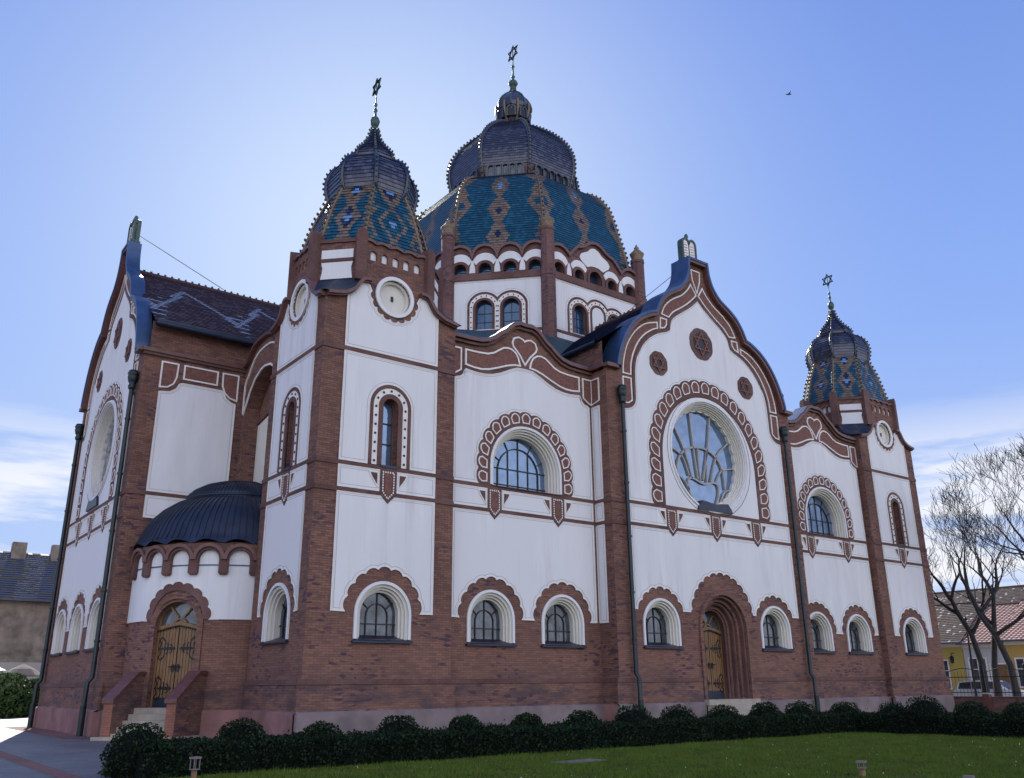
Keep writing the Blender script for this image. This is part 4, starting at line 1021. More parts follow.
rg=[ringD(r,z) for r,z in [(3.40,30.73)]+[(3.55,30.98),(3.80,31.83)]]
m=MB()
for j in range(8): m.tube([r[j] for r in rg],.11,'tbulb',6); crockets(m,[r[j]+(r[j]-Vector((CX,CY,r[j].z))).normalized()*.13 for r in rg],.3,.085,'crocket')
m.build('rib',bo)
# lantern: eight arches, dark panels standing for shaded openings, under a small onion
ln=MB(); ln.lathe(CX+.05,CY,[(.95,36.78),(.80,36.93),(.72,37.08)],'copper',16); lt=ln.build('lantern',syn)
for j in range(8):
    a=2*PI*j/8+PI/8; b=2*PI*(j+1)/8+PI/8
    m=MB(); pts=[(.68,36.98),(.92,37.33),(1.12,37.73),(1.2,38.18),(1.18,38.58)]
    m.tube([(CX+.05+r*math.cos(a),CY+r*math.sin(a),z) for r,z in pts],.08,'ochre',6); m.build('lantern_rib',lt)
    mid=(a+b)/2; f8=Fr(CX+.05+1.0*math.cos(mid),CY+1.0*math.sin(mid),mid+PI/2)
    m=MB(); m.prism(f8,[arch(0,37.33,37.83,.25,10)],-.2,.09,'iron'); m.ring(f8,archpath(0,37.33,37.83,.33,10),archpath(0,37.33,37.83,.23,10),-.2,.14,'tbulb'); m.build('lantern_dark_panel',lt)
m=MB(); m.lathe(CX+.05,CY,[(1.02,38.13),(1.20,38.18),(1.22,38.48),(1.13,38.83),(.92,39.20),(.62,39.53),(.34,39.78),(.18,40.00),(.12,40.18)],'tbulb',8,False)
for j in range(8):
    a=2*PI*j/8; m.tube([(CX+.05+(r+.02)*math.cos(a),CY+(r+.02)*math.sin(a),z) for r,z in [(1.20,38.18),(1.22,38.48),(1.13,38.83),(.92,39.20),(.62,39.53),(.34,39.78),(.18,40.00)]],.06,'copper',5)
m.build('lantern_dome',lt)
m=MB(); m.lathe(CX+.05,CY,[(.66,36.88),(.80,37.08),(.98,37.38),(1.08,37.78),(1.14,38.18)],'tbulb',8,False); m.build('lantern_core',lt)
finial(lt,CX+.05,CY,40.20,1.15,.60,42.55)
# ---------------------------------------------------------------- roofs
def pat_roof(x,v,wd,T):
    X=x+wd/2; per=3.6; w=T*.52+T*.25*(1-2*tri(X-.3,per))
    # garland of pale tiles with a feathered drop at each low point
    if abs(v-w)<.27: return 'tpale'
    lowx=abs(((X-.3)%per)-0); lowx=min(lowx,per-lowx)
    if v<w and v>w-1.6 and lowx<.75*(1-(w-v)/2.0): return 'tpale' if int(v/.3)%2 else 'troof'
    if v>w and v<w+.9 and lowx<.5 and int(v/.3)%2: return 'tpale'
    return 'troof'
def gable_roof(axis,sgn,start,end,half,zr,ze,pat):
    """axis 0: ridge along X, 1: ridge along Y"""
    m=MB()
    for sd in (-1,1):
        if axis==0:
            a=Vector((start,CY+sd*(half+.25),ze-.15)); b=Vector((end,CY+sd*(half+.25),ze-.15)); c=Vector((end,CY,zr)); d=Vector((start,CY,zr))
        else:
            a=Vector((CX+sd*(half+.25),start,ze-.15)); b=Vector((CX+sd*(half+.25),end,ze-.15)); c=Vector((CX,end,zr)); d=Vector((CX,start,zr))
        n=(b-a).cross(d-a)
        if n.z<0: a,b,c,d=b,a,d,c
        tiled(m,[a,d],[b,c],.20,pat,.24,.035)
    o=m.build('roof',syn)
    r=MB(); p0,p1=(Vector((start,CY,zr+.05)),Vector((end,CY,zr+.05))) if axis==0 else (Vector((CX,start,zr+.05)),Vector((CX,end,zr+.05)))
    r.tube([p0,p1],.12,'troof',6); crockets(r,[p0+Vector((0,0,.15)),p1+Vector((0,0,.15))],.32,.06,'crocket'); r.build('ridge',o)
    for sd in (-1,1):
        g=MB()
        if axis==0: q=[(start,CY+sd*(half+.32),ze-.2),(end,CY+sd*(half+.32),ze-.2)]
        else: q=[(CX+sd*(half+.32),start,ze-.2),(CX+sd*(half+.32),end,ze-.2)]
        g.tube(q,.11,'darkmetal',8); g.build('gutter',o)
plainp=lambda x,v,wd,T:'troof'
gable_roof(0,1,8.26,CX-6.5,5.15,19.95,15.75,pat_roof)
gable_roof(1,1,25.95,CY-6.5,6.1,19.95,15.75,plainp)
gable_roof(0,1,CX+6.5,2*CX-8.75,5.15,19.95,15.75,plainp)
m=MB()
sq=[Vector((x,y,14.3)) for x,y in ((14.0,27.15),(47.1,27.15),(48.9,29),(48.9,51.3),(47.1,53.2),(14,53.2),(12.5,51.3),(12.5,29))]
dr=[v+Vector((0,0,18.9)) for v in DV]
for j in range(8): m.face([sq[j],sq[(j+1)%8],dr[(j+1)%8],dr[j]],'leadroof')
m.build('low_roof',syn)
m=MB() # plain rear and far walls closing the block
f=Fr(CX,53.6,PI)
m.box(f,-18,18,0,14.4,-.4,0,'brick'); f=Fr(49.0,CY,PI/2); m.box(f,-12.5,12.5,0,14.4,-.4,0,'brick')
f=Fr(2*CX-8.05,CY,PI/2); m.prism(f,[[(-5.15,0),(5.15,0),(5.15,15),(0,20.5),(-5.15,15)]],-.6,0,'brick')
for yy,ag in ((CY-5.15,0),(CY+5.15,PI)):
    f=Fr(2*CX-10.2,yy,ag); m.box(f,-2.2,2.2,0,15.6,-.4,0,'brick')
f=Fr(10.2,CY+5.15,PI); m.box(f,-2.2,2.2,0,15.6,-.4,0,'brick')
f=Fr(12.3,CY+9,-PI/2); m.box(f,-4.2,4.2,0,14.4,-.4,0,'brick')
m.build('rear_wall',syn)
m=MB(); m.tube([(8.2,CY,21.9),(12.5,CY,20.2)],.018,'iron',4); m.tube([(CX-.3,25.9,21.0),(CX-2.6,28.5,18.4)],.015,'iron',4); m.build('cable',syn)
# ================================================================== GROUND
def grass_mat():
    m,nt,b=new_mat('lawn'); b.inputs['Roughness'].default_value=1; b.inputs['Specular IOR Level'].default_value=.03
    n=noise(nt,.6,5,.6); r=ramp(nt,n.outputs[0],.35,.7,(.050,.080,.010,1),(.105,.125,.022,1))
    n2=noise(nt,30,3); c=mixc(nt,.35,r.outputs[0],n2.outputs[0],'MULTIPLY'); nt.links.new(c,b.inputs['Base Color']); bump(nt,b,n2.outputs[0],.6,.03); return m
M['lawn']=grass_mat()
def paver_mat():
    m,nt,b=new_mat('pavers'); b.inputs['Roughness'].default_value=.55
    tc=N(nt,'ShaderNodeTexCoord'); br=N(nt,'ShaderNodeTexBrick'); nt.links.new(tc.outputs['UV'],br.inputs['Vector'])
    for k,v in (('Scale',1),('Mortar Size',.012),('Brick Width',.6),('Row Height',.4)): br.inputs[k].default_value=v
    br.inputs['Color1'].default_value=(.17,.17,.18,1); br.inputs['Color2'].default_value=(.12,.125,.14,1); br.inputs['Mortar'].default_value=(.09,.09,.09,1)
    n=noise(nt,.5,5); r=ramp(nt,n.outputs[0],.3,.7,(.65,.65,.68,1),(1.15,1.1,1.05,1)); c=mixc(nt,1.0,br.outputs[0],r.outputs[0],'MULTIPLY')
    nt.links.new(c,b.inputs['Base Color']); bump(nt,b,br.outputs['Fac'],-.3,.01); return m
M['pavers']=paver_mat()
M['redpaver']=brick_mat('red_paver',(.26,.11,.085),(.20,.09,.08),(.10,.06,.06),.2,.1,False)
M['asphalt']=plain('asphalt',(.06,.06,.065),.9,nscale=1,var=.2)
M['earth']=plain('earth',(.19,.17,.14),.95,nscale=.3,var=.25)
def sheet(name,poly,z,mat):
    m=MB(); m.face([(x,y,z) for x,y in poly],mat); return struct(m.build(name))
sheet('ground',[(-900,-900),(900,-900),(900,1200),(-900,1200)],-.03,'earth')
sheet('pavement',[(-40,-30),(4.75,-30),(4.75,20.0),(7.2,27),(12.0,31.2),(7.2,34),(7.2,46.5),(60,55),(60,80),(-40,80)],.0,'pavers')
sheet('path',[(3.95,-30),(4.35,-30),(4.35,80),(3.95,80)],.004,'redpaver')
sheet('path',[(6.9,46.2),(6.9,33.9),(8.6,33.9),(8.6,46.2)],.006,'redpaver')
sheet('lawn',[(4.8,-40),(50.4,-40),(50.4,30),(13,30),(11,27),(7.2,26.4),(4.8,20.0)],.008,'lawn')
sheet('road',[(55,-80),(63.5,-80),(63.5,120),(55,120)],-.004,'asphalt')
sheet('pavement',[(50.9,-80),(54.8,-80),(54.8,120),(50.9,120)],.05,'earth'); 
sheet('pavement',[(63.8,-80),(72,-80),(72,140),(63.8,140)],.08,'earth')
m=MB(); f=Fr(54.9,20,-PI/2); m.box(f,-100,100,-.03,.12,-.1,.1,'step'); f=Fr(63.7,20,-PI/2); m.box(f,-100,100,-.03,.12,-.1,.1,'step'); struct(m.build('kerb'))
# ------------------------------------------------ fast leaf clouds
def quick(name,V,nv,mats,matidx=None,parent=None):
    me=bpy.data.meshes.new(name); k=len(V)//nv
    me.vertices.add(len(V)); me.vertices.foreach_set('co',np.asarray(V,dtype=np.float32).ravel())
    me.loops.add(len(V)); me.loops.foreach_set('vertex_index',np.arange(len(V),dtype=np.int32))
    me.polygons.add(k); me.polygons.foreach_set('loop_start',np.arange(k,dtype=np.int32)*nv); me.polygons.foreach_set('loop_total',np.full(k,nv,dtype=np.int32))
    for q in mats: me.materials.append(M[q])
    if matidx is not None: me.polygons.foreach_set('material_index',matidx.astype(np.int32))
    me.update(); me.validate(); o=bpy.data.objects.new(name,me); COL.objects.link(o)
    if parent is not None: o.parent=parent
    return o
rng=np.random.default_rng(3)
def leafquads(P,size,up=.3):
    n=len(P); a=rng.normal(size=(n,3)); a/=np.linalg.norm(a,axis=1)[:,None]; b=np.cross(a,rng.normal(size=(n,3))); b/=np.linalg.norm(b,axis=1)[:,None]
    s=size*(.6+.8*rng.random((n,1))); a=a*s; b=b*s*.55
    return np.stack([P-a,P+b,P+a,P-b],1).reshape(-1,3)
def leafm(name,c,r=.6): 
    m,nt,b=new_mat(name); b.inputs['Roughness'].default_value=r; b.inputs['Base Color'].default_value=(*c,1); b.inputs['Specular IOR Level'].default_value=.12
    n=noise(nt,1.5,2); rp=ramp(nt,n.outputs[0],.3,.7); cc=mixc(nt,rp.outputs[0],c,tuple(x*1.5 for x in c)); nt.links.new(cc,b.inputs['Base Color']); return m
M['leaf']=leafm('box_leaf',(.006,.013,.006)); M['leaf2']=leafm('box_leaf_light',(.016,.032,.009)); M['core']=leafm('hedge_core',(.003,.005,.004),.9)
M['bush']=leafm('shrub_leaf',(.05,.09,.03)); M['bush2']=leafm('shrub_leaf_light',(.11,.15,.06))
def bush(name,c,rx,rz,n,size,mats=('leaf','leaf2','core'),squash=None,zbase=0):
    d=rng.normal(size=(n,3)); d/=np.linalg.norm(d,axis=1)[:,None]
    lump=1+.05*np.sin(d[:,0]*7+c[0])*np.cos(d[:,1]*6+c[1])+.04*np.sin(d[:,2]*9)
    rad=(.86+.17*rng.random(n)**.7)*lump
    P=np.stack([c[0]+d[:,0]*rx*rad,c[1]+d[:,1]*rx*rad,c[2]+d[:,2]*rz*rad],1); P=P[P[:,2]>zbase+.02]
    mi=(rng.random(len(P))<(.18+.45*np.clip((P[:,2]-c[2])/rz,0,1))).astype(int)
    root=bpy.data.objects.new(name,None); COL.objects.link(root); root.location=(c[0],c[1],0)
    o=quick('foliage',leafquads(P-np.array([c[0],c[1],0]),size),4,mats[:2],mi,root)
    m=MB(); m.ball(c,rx*.86,mats[2],16,10,rz/rx); m.build('dark_core',root)  # solid dark core, paints the shade inside the foliage
    return root
balls=[((5.2,18.95),.62,.93,'large clipped boxwood ball at the left end of the hedge, in front of the steps'),
((7.2,18.9),.58,.95,'second clipped boxwood ball from the left end, just left of the tower corner'),
((9.0,18.9),.55,.84,'low clipped boxwood ball below the left edge of the near tower front'),
((10.9,18.9),.60,.93,'clipped boxwood ball below the ground window of the near tower'),
((12.75,18.9),.52,.88,'clipped boxwood ball below the right pier of the near tower'),
((14.65,18.9),.50,.88,'clipped boxwood ball below the left arched window of the near bay'),
((16.5,18.9),.58,.91,'clipped boxwood ball below the right arched window of the near bay'),
((18.4,18.9),.66,1.0,'wide clipped boxwood ball in front of the first black downpipe of the front gable'),
((20.2,18.9),.62,.96,'clipped boxwood ball below the window left of the gable door'),
((22.2,18.9),.62,.93,'clipped boxwood ball directly in front of the gable door'),
((24.2,18.9),.60,.98,'clipped boxwood ball below the window right of the gable door'),
((26.0,18.9),.62,.96,'clipped boxwood ball in front of the far downpipe of the gable'),
((28.2,18.7),.62,.93,'clipped boxwood ball on the corner where the hedge turns'),
((28.3,17.0),.60,.93,'clipped boxwood ball behind the tallest one, on the return hedge'),
((28.3,15.9),.70,1.12,'tallest clipped boxwood ball on the return hedge, below the far tower'),
((28.3,14.4),.62,.98,'clipped boxwood ball right of the tallest one, in front of the brick garden wall'),
((28.3,12.95),.62,.96,'clipped boxwood ball nearest the right edge of the picture')]
for (x,y),r_,top,lab in balls:
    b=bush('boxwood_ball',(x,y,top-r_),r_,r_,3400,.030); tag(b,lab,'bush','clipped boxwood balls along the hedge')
def hedge(name,p0,p1,w,h,lab,n):
    p0=Vector(p0);p1=Vector(p1); d=(p1-p0); L=d.length; d/=L; nn=Vector((-d.y,d.x))
    s=rng.random(n)*L; per=rng.random(n)*(2*h+w); cx=np.where(per<h,-w/2,np.where(per<h+w,per-h-w/2,w/2)); cz=np.where(per<h,per,np.where(per<h+w,h,2*h+w-per))
    wob=.05*np.sin(s*2.3)+.04*np.sin(s*5.1+1); cx=cx*(1+wob)+rng.normal(size=n)*.035; cz=cz*(1+wob)+rng.normal(size=n)*.035+np.where(rng.random(n)<.05,rng.random(n)*.10,0)*(cz>h*.8)
    P=np.stack([p0.x+d.x*s+nn.x*cx,p0.y+d.y*s+nn.y*cx,np.abs(cz)+.02],1)
    root=bpy.data.objects.new(name,None); COL.objects.link(root); root.location=(p0.x,p0.y,0)
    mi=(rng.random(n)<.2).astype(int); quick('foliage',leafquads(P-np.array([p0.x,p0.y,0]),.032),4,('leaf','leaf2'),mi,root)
    m=MB(); f=Fr(p0.x,p0.y,math.atan2(d.y,d.x)); m.box(f,.05,L-.05,0,h-.08,-w/2+.08,w/2-.08,'core'); m.build('dark_core',root)  # dark box core, the shade within the hedge put in as colour
    tag(root,lab,'hedge')
hedge('hedge',(5.0,18.75),(28.9,18.75),1.5,.52,'long low dark hedge running across in front of the synagogue',60000)
hedge('hedge',(28.4,17.9),(28.4,4),1.5,.52,'dark return hedge at the right edge of the lawn',26000)
# grass blades on the visible lawn
n=230000; P=np.stack([5+24*rng.random(n),6+12.0*rng.random(n),np.zeros(n)+.008],1)
P=P[(P[:,1]>18.5-1.2*(P[:,0]-4.7))&(P[:,0]<27.8)]; n=len(P); a=rng.random(n)*2*PI; cl_=.5+.5*np.sin(P[:,0]*2.1+1.3*np.sin(P[:,1]*1.7))*np.sin(P[:,1]*2.6+np.sin(P[:,0]*3.1)); h=(.022+.05*rng.random(n)**2)*(.6+.9*cl_)
t=np.stack([np.cos(a),np.sin(a),np.zeros(n)],1)*.006; ln=np.stack([rng.normal(size=n)*.015,rng.normal(size=n)*.015,h],1)
V=np.stack([P-t,P+t,P+ln],1).reshape(-1,3); M['blade']=leafm('grass_blade',(.070,.108,.016),.8); M['blade2']=leafm('grass_blade_dry',(.075,.08,.03),.7)
g=quick('grass',V,3,('blade','blade2'),((rng.random(n)<.06+.25*(cl_<.2))).astype(int)); g['kind']='stuff'
nf=420; Pf=np.stack([6+21*rng.random(nf),9+8.6*rng.random(nf),.02+.03*rng.random(nf)],1); Pf=Pf[(Pf[:,1]>17.5-1.1*(Pf[:,0]-5))]
M['petal']=plain('petal',(.6,.6,.55),.8,bmp=0); M['deadleaf']=plain('dead_leaf',(.16,.09,.04),.9,bmp=0)
fl=quick('fallen_petals',leafquads(Pf,.018),4,('petal','deadleaf'),(rng.random(len(Pf))<.6).astype(int)); fl['kind']='stuff'
# shrubs far left
for c,rx,rz,nm,lab in (((9.2,62,1.0),1.3,1.4,'shrub','loose leafy shrub at the left edge beyond the sunlit paving'),((10.9,63.5,.9),1.1,1.2,'shrub','loose leafy shrub against the black corner downpipe on the left'),((6.4,61,1.1),1.4,1.3,'shrub','low leafy shrub cut by the left edge of the picture')):
    b=bush(nm,c,rx,rz,3800,.13,('bush','bush2','core')); tag(b,lab,'shrub','shrubs beyond the paving')
# garden lights
def light(x,y,h,lab):
    t=thing('garden_light',lab,'garden light',(x,y,0),'low garden lights in the lawn'); f=Fr(x,y,.3)
    m=MB(); m.lathe(x,y,[(.055,0),(.05,h*.55),(0.0,h*.55)],'wood',10); m.build('post',t)
    m=MB()
    for a,b in ((-.06,-.06),(.05,-.06),(-.06,.05),(.05,.05)): m.box(f,a,a+.012,h*.55,h-.02,b,b+.012,'plinth')
    m.box(f,-.075,.075,h-.03,h,-.075,.075,'plinth'); m.box(f,-.065,.065,h*.55,h*.55+.015,-.065,.065,'plinth'); m.build('lantern',t)
light(5.47,16.4,.46,'small wooden garden light in front of the left hedge'); light(15.0,9.75,.27,'small dark garden light at the bottom edge of the lawn, middle one'); light(14.78,7.74,.18,'smallest garden light, cut by the bottom edge at the right')
m=MB(); m.prism(Fr(13.5,15.6,.1),[[(-.6,-.02),(.6,-.02),(.6,.022),(-.6,.022)]],-.26,.28,'plinth',back=True); tag(m.build('stone_slab'),'flat grey stone slab lying in the lawn by the hedge','slab')
# ================================================================== STREET SIDE
M['wyellow']=plaster_mat('yellow_wall',(.44,.34,.09)); M['wgrey']=plaster_mat('grey_wall',(.50,.50,.52)); M['worange']=plaster_mat('orange_wall',(.50,.32,.09)); M['wold']=plain('old_brick_wall',(.25,.205,.16),.95,nscale=1.1,var=.45,bmp=.5,fine=9); M['wplast']=plaster_mat('old_plaster',(.46,.42,.37))
M['rred']=tile_mat('roof_red',(.22,.075,.05),.7,.3,.3); M['rglint']=tile_mat('roof_glint',(.55,.42,.38),.6,.2,.3); M['rbrown']=tile_mat('roof_brown',(.10,.075,.065),.8,.4,.3); M['rslate']=tile_mat('roof_slate',(.10,.11,.14),.6,.3,.4)  # the pale tile colour imitates glints on lit tile tips
M['rmoss']=tile_mat('roof_moss',(.15,.13,.10),.9,.4,.2)
M['paint']=plain('car_paint',(.70,.73,.78),.2,.2,var=.05,bmp=0); M['tyre']=plain('tyre',(.02,.02,.02),.8,bmp=0); M['lamp']=plain('lamp_lens',(.5,.1,.08),.2,bmp=0)
M['bark']=plain('bark',(.028,.024,.025),.9,nscale=4,var=.4,bmp=.6,fine=14)
def window(fr,c,z0,z1,w,par,arch_=False):
    m=MB(); m.stroke(fr,[(c-w/2,z0),(c+w/2,z0),(c+w/2,z1),(c-w/2,z1)],.1,-.05,.06,'line',True); wn=m.build('window',par)
    g=MB(); g.box(fr,c-w/2,c+w/2,z0,z1,-.05,.012,'glassdark'); g.build('pane',wn); b=MB(); b.box(fr,c-.03,c+.03,z0,z1,0,.04,'line'); b.box(fr,c-w/2,c+w/2,z0+(z1-z0)*.62,z0+(z1-z0)*.62+.05,0,.035,'line'); b.build('frame',wn)
def house(X,Y0,Y1,eave,ridge,wall,pat,lab,opens,door=None,depth=9,chim=()):
    L=(Y1-Y0)/2; t=thing('house',lab,'house',(X,(Y0+Y1)/2,0)); f=Fr(X,(Y0+Y1)/2,-PI/2)
    m=MB(); m.box(f,-L,L,0,eave,-depth,0,wall)
    for s in (-L+.02,L-.02):
        q=[f.P(s,eave,-.1),f.P(s,eave,-depth+.1),f.P(s,ridge-.1,-depth/2)]; m.face(q,wall); m.face(q[::-1],wall)
    m.build('wall',t)
    m=MB()
    for sd in (0,1):
        if sd==0: a,b,c,d=f.P(-L-.2,eave-.15,.45),f.P(L+.2,eave-.15,.45),f.P(L+.2,ridge,-depth/2),f.P(-L-.2,ridge,-depth/2)
        else: a,b,c,d=f.P(L+.2,eave-.15,-depth-.45),f.P(-L-.2,eave-.15,-depth-.45),f.P(-L-.2,ridge,-depth/2),f.P(L+.2,ridge,-depth/2)
        tiled(m,[a,d],[b,c],.26,pat,.17,.04)
    m.tube([f.P(-L-.2,ridge+.03,-depth/2),f.P(L+.2,ridge+.03,-depth/2)],.12,'rbrown',6)
    r=m.build('roof',t)
    for cu,cd in chim:
        c=MB(); c.box(f,cu-.35,cu+.35,ridge-1.2,ridge+1.0,-depth/2+cd-.35,-depth/2+cd+.35,'wold'); c.box(f,cu-.42,cu+.42,ridge+.9,ridge+1.1,-depth/2+cd-.42,-depth/2+cd+.42,'rbrown'); c.build('chimney',r)
    m=MB(); m.tube([f.P(-L-.2,eave-.18,.52),f.P(L+.2,eave-.18,.52)],.08,'rslate',6); m.build('gutter',t)
    m=MB(); m.box(f,-L,L,eave-.5,eave-.2,0,.12,'line' if wall!='wold' else 'wold'); m.box(f,-L,L,0,.6,0,.05,'rslate'); m.build('cornice',t)
    for c,z0,z1,w in opens: window(f,c,z0,z1,w,t)
    if door: 
        m=MB(); m.box(f,door-.6,door+.6,.1,2.7,-.05,.03,'wood'); m.stroke(f,[(door-.65,.1),(door-.65,2.75),(door+.65,2.75),(door+.65,.1)],.1,0,.07,'line'); m.build('door',t)
    return t
cnt=[0]
def prb(x,v,wd,T): return 'rglint' if random.random()<.07 else ('rmoss' if random.random()<.3 else 'rbrown')
def prr(x,v,wd,T): 
    cnt[0]+=1; return 'rglint' if cnt[0]%2 else 'rred'
house(70,35.6,45,4.55,7.6,'wyellow',prb,'low yellow house with a brown tiled roof right of the synagogue',[(-2.5,1.2,3.2,1.2),(2.7,1.0,3.1,1.5)],door=.3)
house(70.02,32.4,35.55,4.45,7.3,'wgrey',prr,'narrow pale grey house with a red tiled roof between the yellow and orange houses',[(-.6,1.0,3.2,1.3)],door=.95)
house(69.98,22,32.35,4.55,7.5,'worange',prr,'orange yellow house with a red roof painted with pale glints at the right edge',[(-4,1.1,3.1,1.2),(-1.5,1.1,3.1,1.2),(1.5,1.1,3.1,1.2)],door=3.5)
house(84,30,52,7.0,9.9,'wgrey',prb,'taller dark roofed building behind the street houses, with a stout chimney',[],chim=((4.5,.5),(10,.3)))
# old building far left
t=thing('old_building','old weathered building with a slate roof and two chimneys beyond the left corner','building',(5,75,0)); f=Fr(-5,75,0)
m=MB(); m.box(f,-30,30,3.4,7.9,-10,0,'wold'); m.box(f,-30,30,0,3.4,-10,.04,'wplast'); m.build('wall',t)
m=MB(); tiled(m,[f.P(-30,7.75,.4),f.P(-30,11.9,-5)],[f.P(30,7.75,.4),f.P(30,11.9,-5)],.3,lambda x,v,wd,T:'rslate' if random.random()<.8 else 'rmoss',.3,.05); rf=m.build('roof',t)
for u in (15.9,18.75): 
    m=MB(); m.box(f,u-.5,u+.5,10.6,12.6,-5,-4.2,'wold'); m.build('chimney',rf)
m=MB(); m.box(f,-30,30,7.72,7.86,.0,.5,'rslate'); m.build('gutter',t)
for X,lab,mt,h in ((8.9,'black garden parasol cut by the left edge of the picture','iron',3.0),(10.5,'brown thatched parasol beside the leafy shrubs','wold',3.1)):
    t=thing('parasol',lab,'parasol',(X,66.5,0)); m=MB(); m.lathe(X,66.5,[(1.25,h-.75),(1.22,h-.70),(.7,h-.3),(.05,h)],mt,12,False); m.build('canopy',t); m=MB(); m.tube([(X,66.5,0),(X,66.5,h)],.05,'wood'); m.build('pole',t)
# fence on a low brick wall
t=thing('iron_fence','dark wrought iron fence on a low brick wall in front of the parked car','fence',(50.7,17,0)); f=Fr(50.6,17,-PI/2)
m=MB(); m.box(f,-10.5,16,0,.70,-.2,.2,'brickup'); m.box(f,-10.5,16,.70,.77,-.24,.24,'mould'); m.build('wall',t)
for i in range(12):
    u=-10+i*2.2; m=MB(); m.box(f,u-.04,u+.04,.7,2.3,-.04,.04,'iron'); m.ball(f.P(u,2.35,0),.07,'iron'); m.build('post',t)
    m=MB()
    for z in (.95,1.75): m.box(f,u,u+2.2,z,z+.04,-.02,.02,'iron')
    for k in range(1,11): m.tube([f.P(u+.2*k,.8,0),f.P(u+.2*k,1.95+.15*math.sin(PI*k/11),0)],.012,'iron',4)
    m.tube([f.P(u+2.2*q/10,1.95+.28*math.sin(PI*q/10),0) for q in range(11)],.02,'iron',4); m.build('panel',t)
t=thing('gate_pillar','short dark capped pillar on the low garden wall beside the car','pillar',(50.2,24.6,0)); f=Fr(50.2,24.6,-PI/2); m=MB(); m.box(f,-.17,.17,0,.90,-.17,.17,'mould'); m.build('shaft',t); m=MB(); m.box(f,-.2,.2,.9,.96,-.2,.2,'wplast'); m.build('cap',t)
# parked car
t=thing('parked_car','silver grey estate car parked behind the iron fence','car',(61,29.5,0),None); f=Fr(60.2,29.45,-PI/2)
m=MB(); b=[(-2.2,.32),(2.2,.32),(2.28,.6),(2.2,.86),(1.25,1.02),(-2.05,1.04),(-2.24,.9),(-2.28,.55)]
m.prism(f,[b],-1.75,0,'paint',back=True); bo=m.build('body',t); bv=bo.modifiers.new('bevel','BEVEL'); bv.width=.07; bv.segments=3; bv.limit_method='ANGLE'
m=MB(); gh=[(-2.08,1.03),(1.30,1.01),(.55,1.50),(.2,1.58),(-1.3,1.60),(-1.85,1.52)]; m.prism(f,[gh],-1.60,-.15,'paint',back=True); r=m.build('cabin',t); bv=r.modifiers.new('bevel','BEVEL'); bv.width=.06; bv.segments=3; bv.limit_method='ANGLE'
for q in ([(-1.95,1.07),(-1.05,1.07),(-1.05,1.50),(-1.74,1.46)],[(-1.0,1.07),(-.1,1.07),(-.1,1.51),(-1.0,1.50)],[(-.03,1.07),(1.12,1.06),(.5,1.45),(.2,1.51),(-.03,1.51)]):
    m=MB(); m.prism(f,[q],-.2,-.135,'glassdark'); m.build('side_window',t)
m=MB(); m.face([f.P(1.36,1.03,-.25),f.P(1.36,1.03,-1.5),f.P(.60,1.52,-1.45),f.P(.60,1.52,-.3)][::-1],'glass'); m.build('windscreen',t)
for u in (-1.42,1.38):
    for d0 in (-.10,-1.62):
        m=MB(); c=f.P(u,.32,d0); 
        rows=[[f.P(u+r_*math.cos(2*PI*j/20),.32+r_*math.sin(2*PI*j/20),d0+dd) for j in range(20)] for r_,dd in ((.05,.09),(.2,.11),(.30,.12),(.32,.06),(.32,-.06),(.30,-.1))]
        m.grid(rows,'tyre'); w_=m.build('wheel',t); h=MB(); h.prism(f,[circ(u,.32,.19,14)],d0+.1,d0+.125,'line'); h.build('hub_cap',w_)
for u,mt in ((2.22,'line'),(-2.24,'lamp')):
    for d0 in (-.25,-1.5): m=MB(); m.box(f,u-.05,u+.05,.62,.80,d0-.17,d0+.17,mt); m.build('headlight' if u>0 else 'tail_light',t)
m=MB(); m.box(f,.95,1.1,1.05,1.18,0,.16,'paint'); m.build('mirror',t)
# street pole and wall lantern
t=thing('street_pole','thin leaning dark street pole in front of the grey house','pole',(60,30,0)); m=MB(); m.tube([(60,30.1,0),(60,29.95,5.4)],[.09,.05],'iron',8); m.build('shaft',t); m=MB(); m.ball((60,29.95,5.45),.12,'iron'); m.build('cap',t)
t=thing('wall_lantern','dark lantern hanging on the yellow house wall','lantern',(69.6,36.3,0)); m=MB(); m.lathe(69.6,36.3,[(.04,2.85),(.13,2.9),(.16,3.25),(.19,3.27),(.03,3.42)],'iron',8,False); m.build('lantern_body',t); m=MB(); m.tube([(69.6,36.3,3.4),(69.6,36.3,3.6),(70,36.3,3.6)],.03,'iron'); m.build('bracket',t)
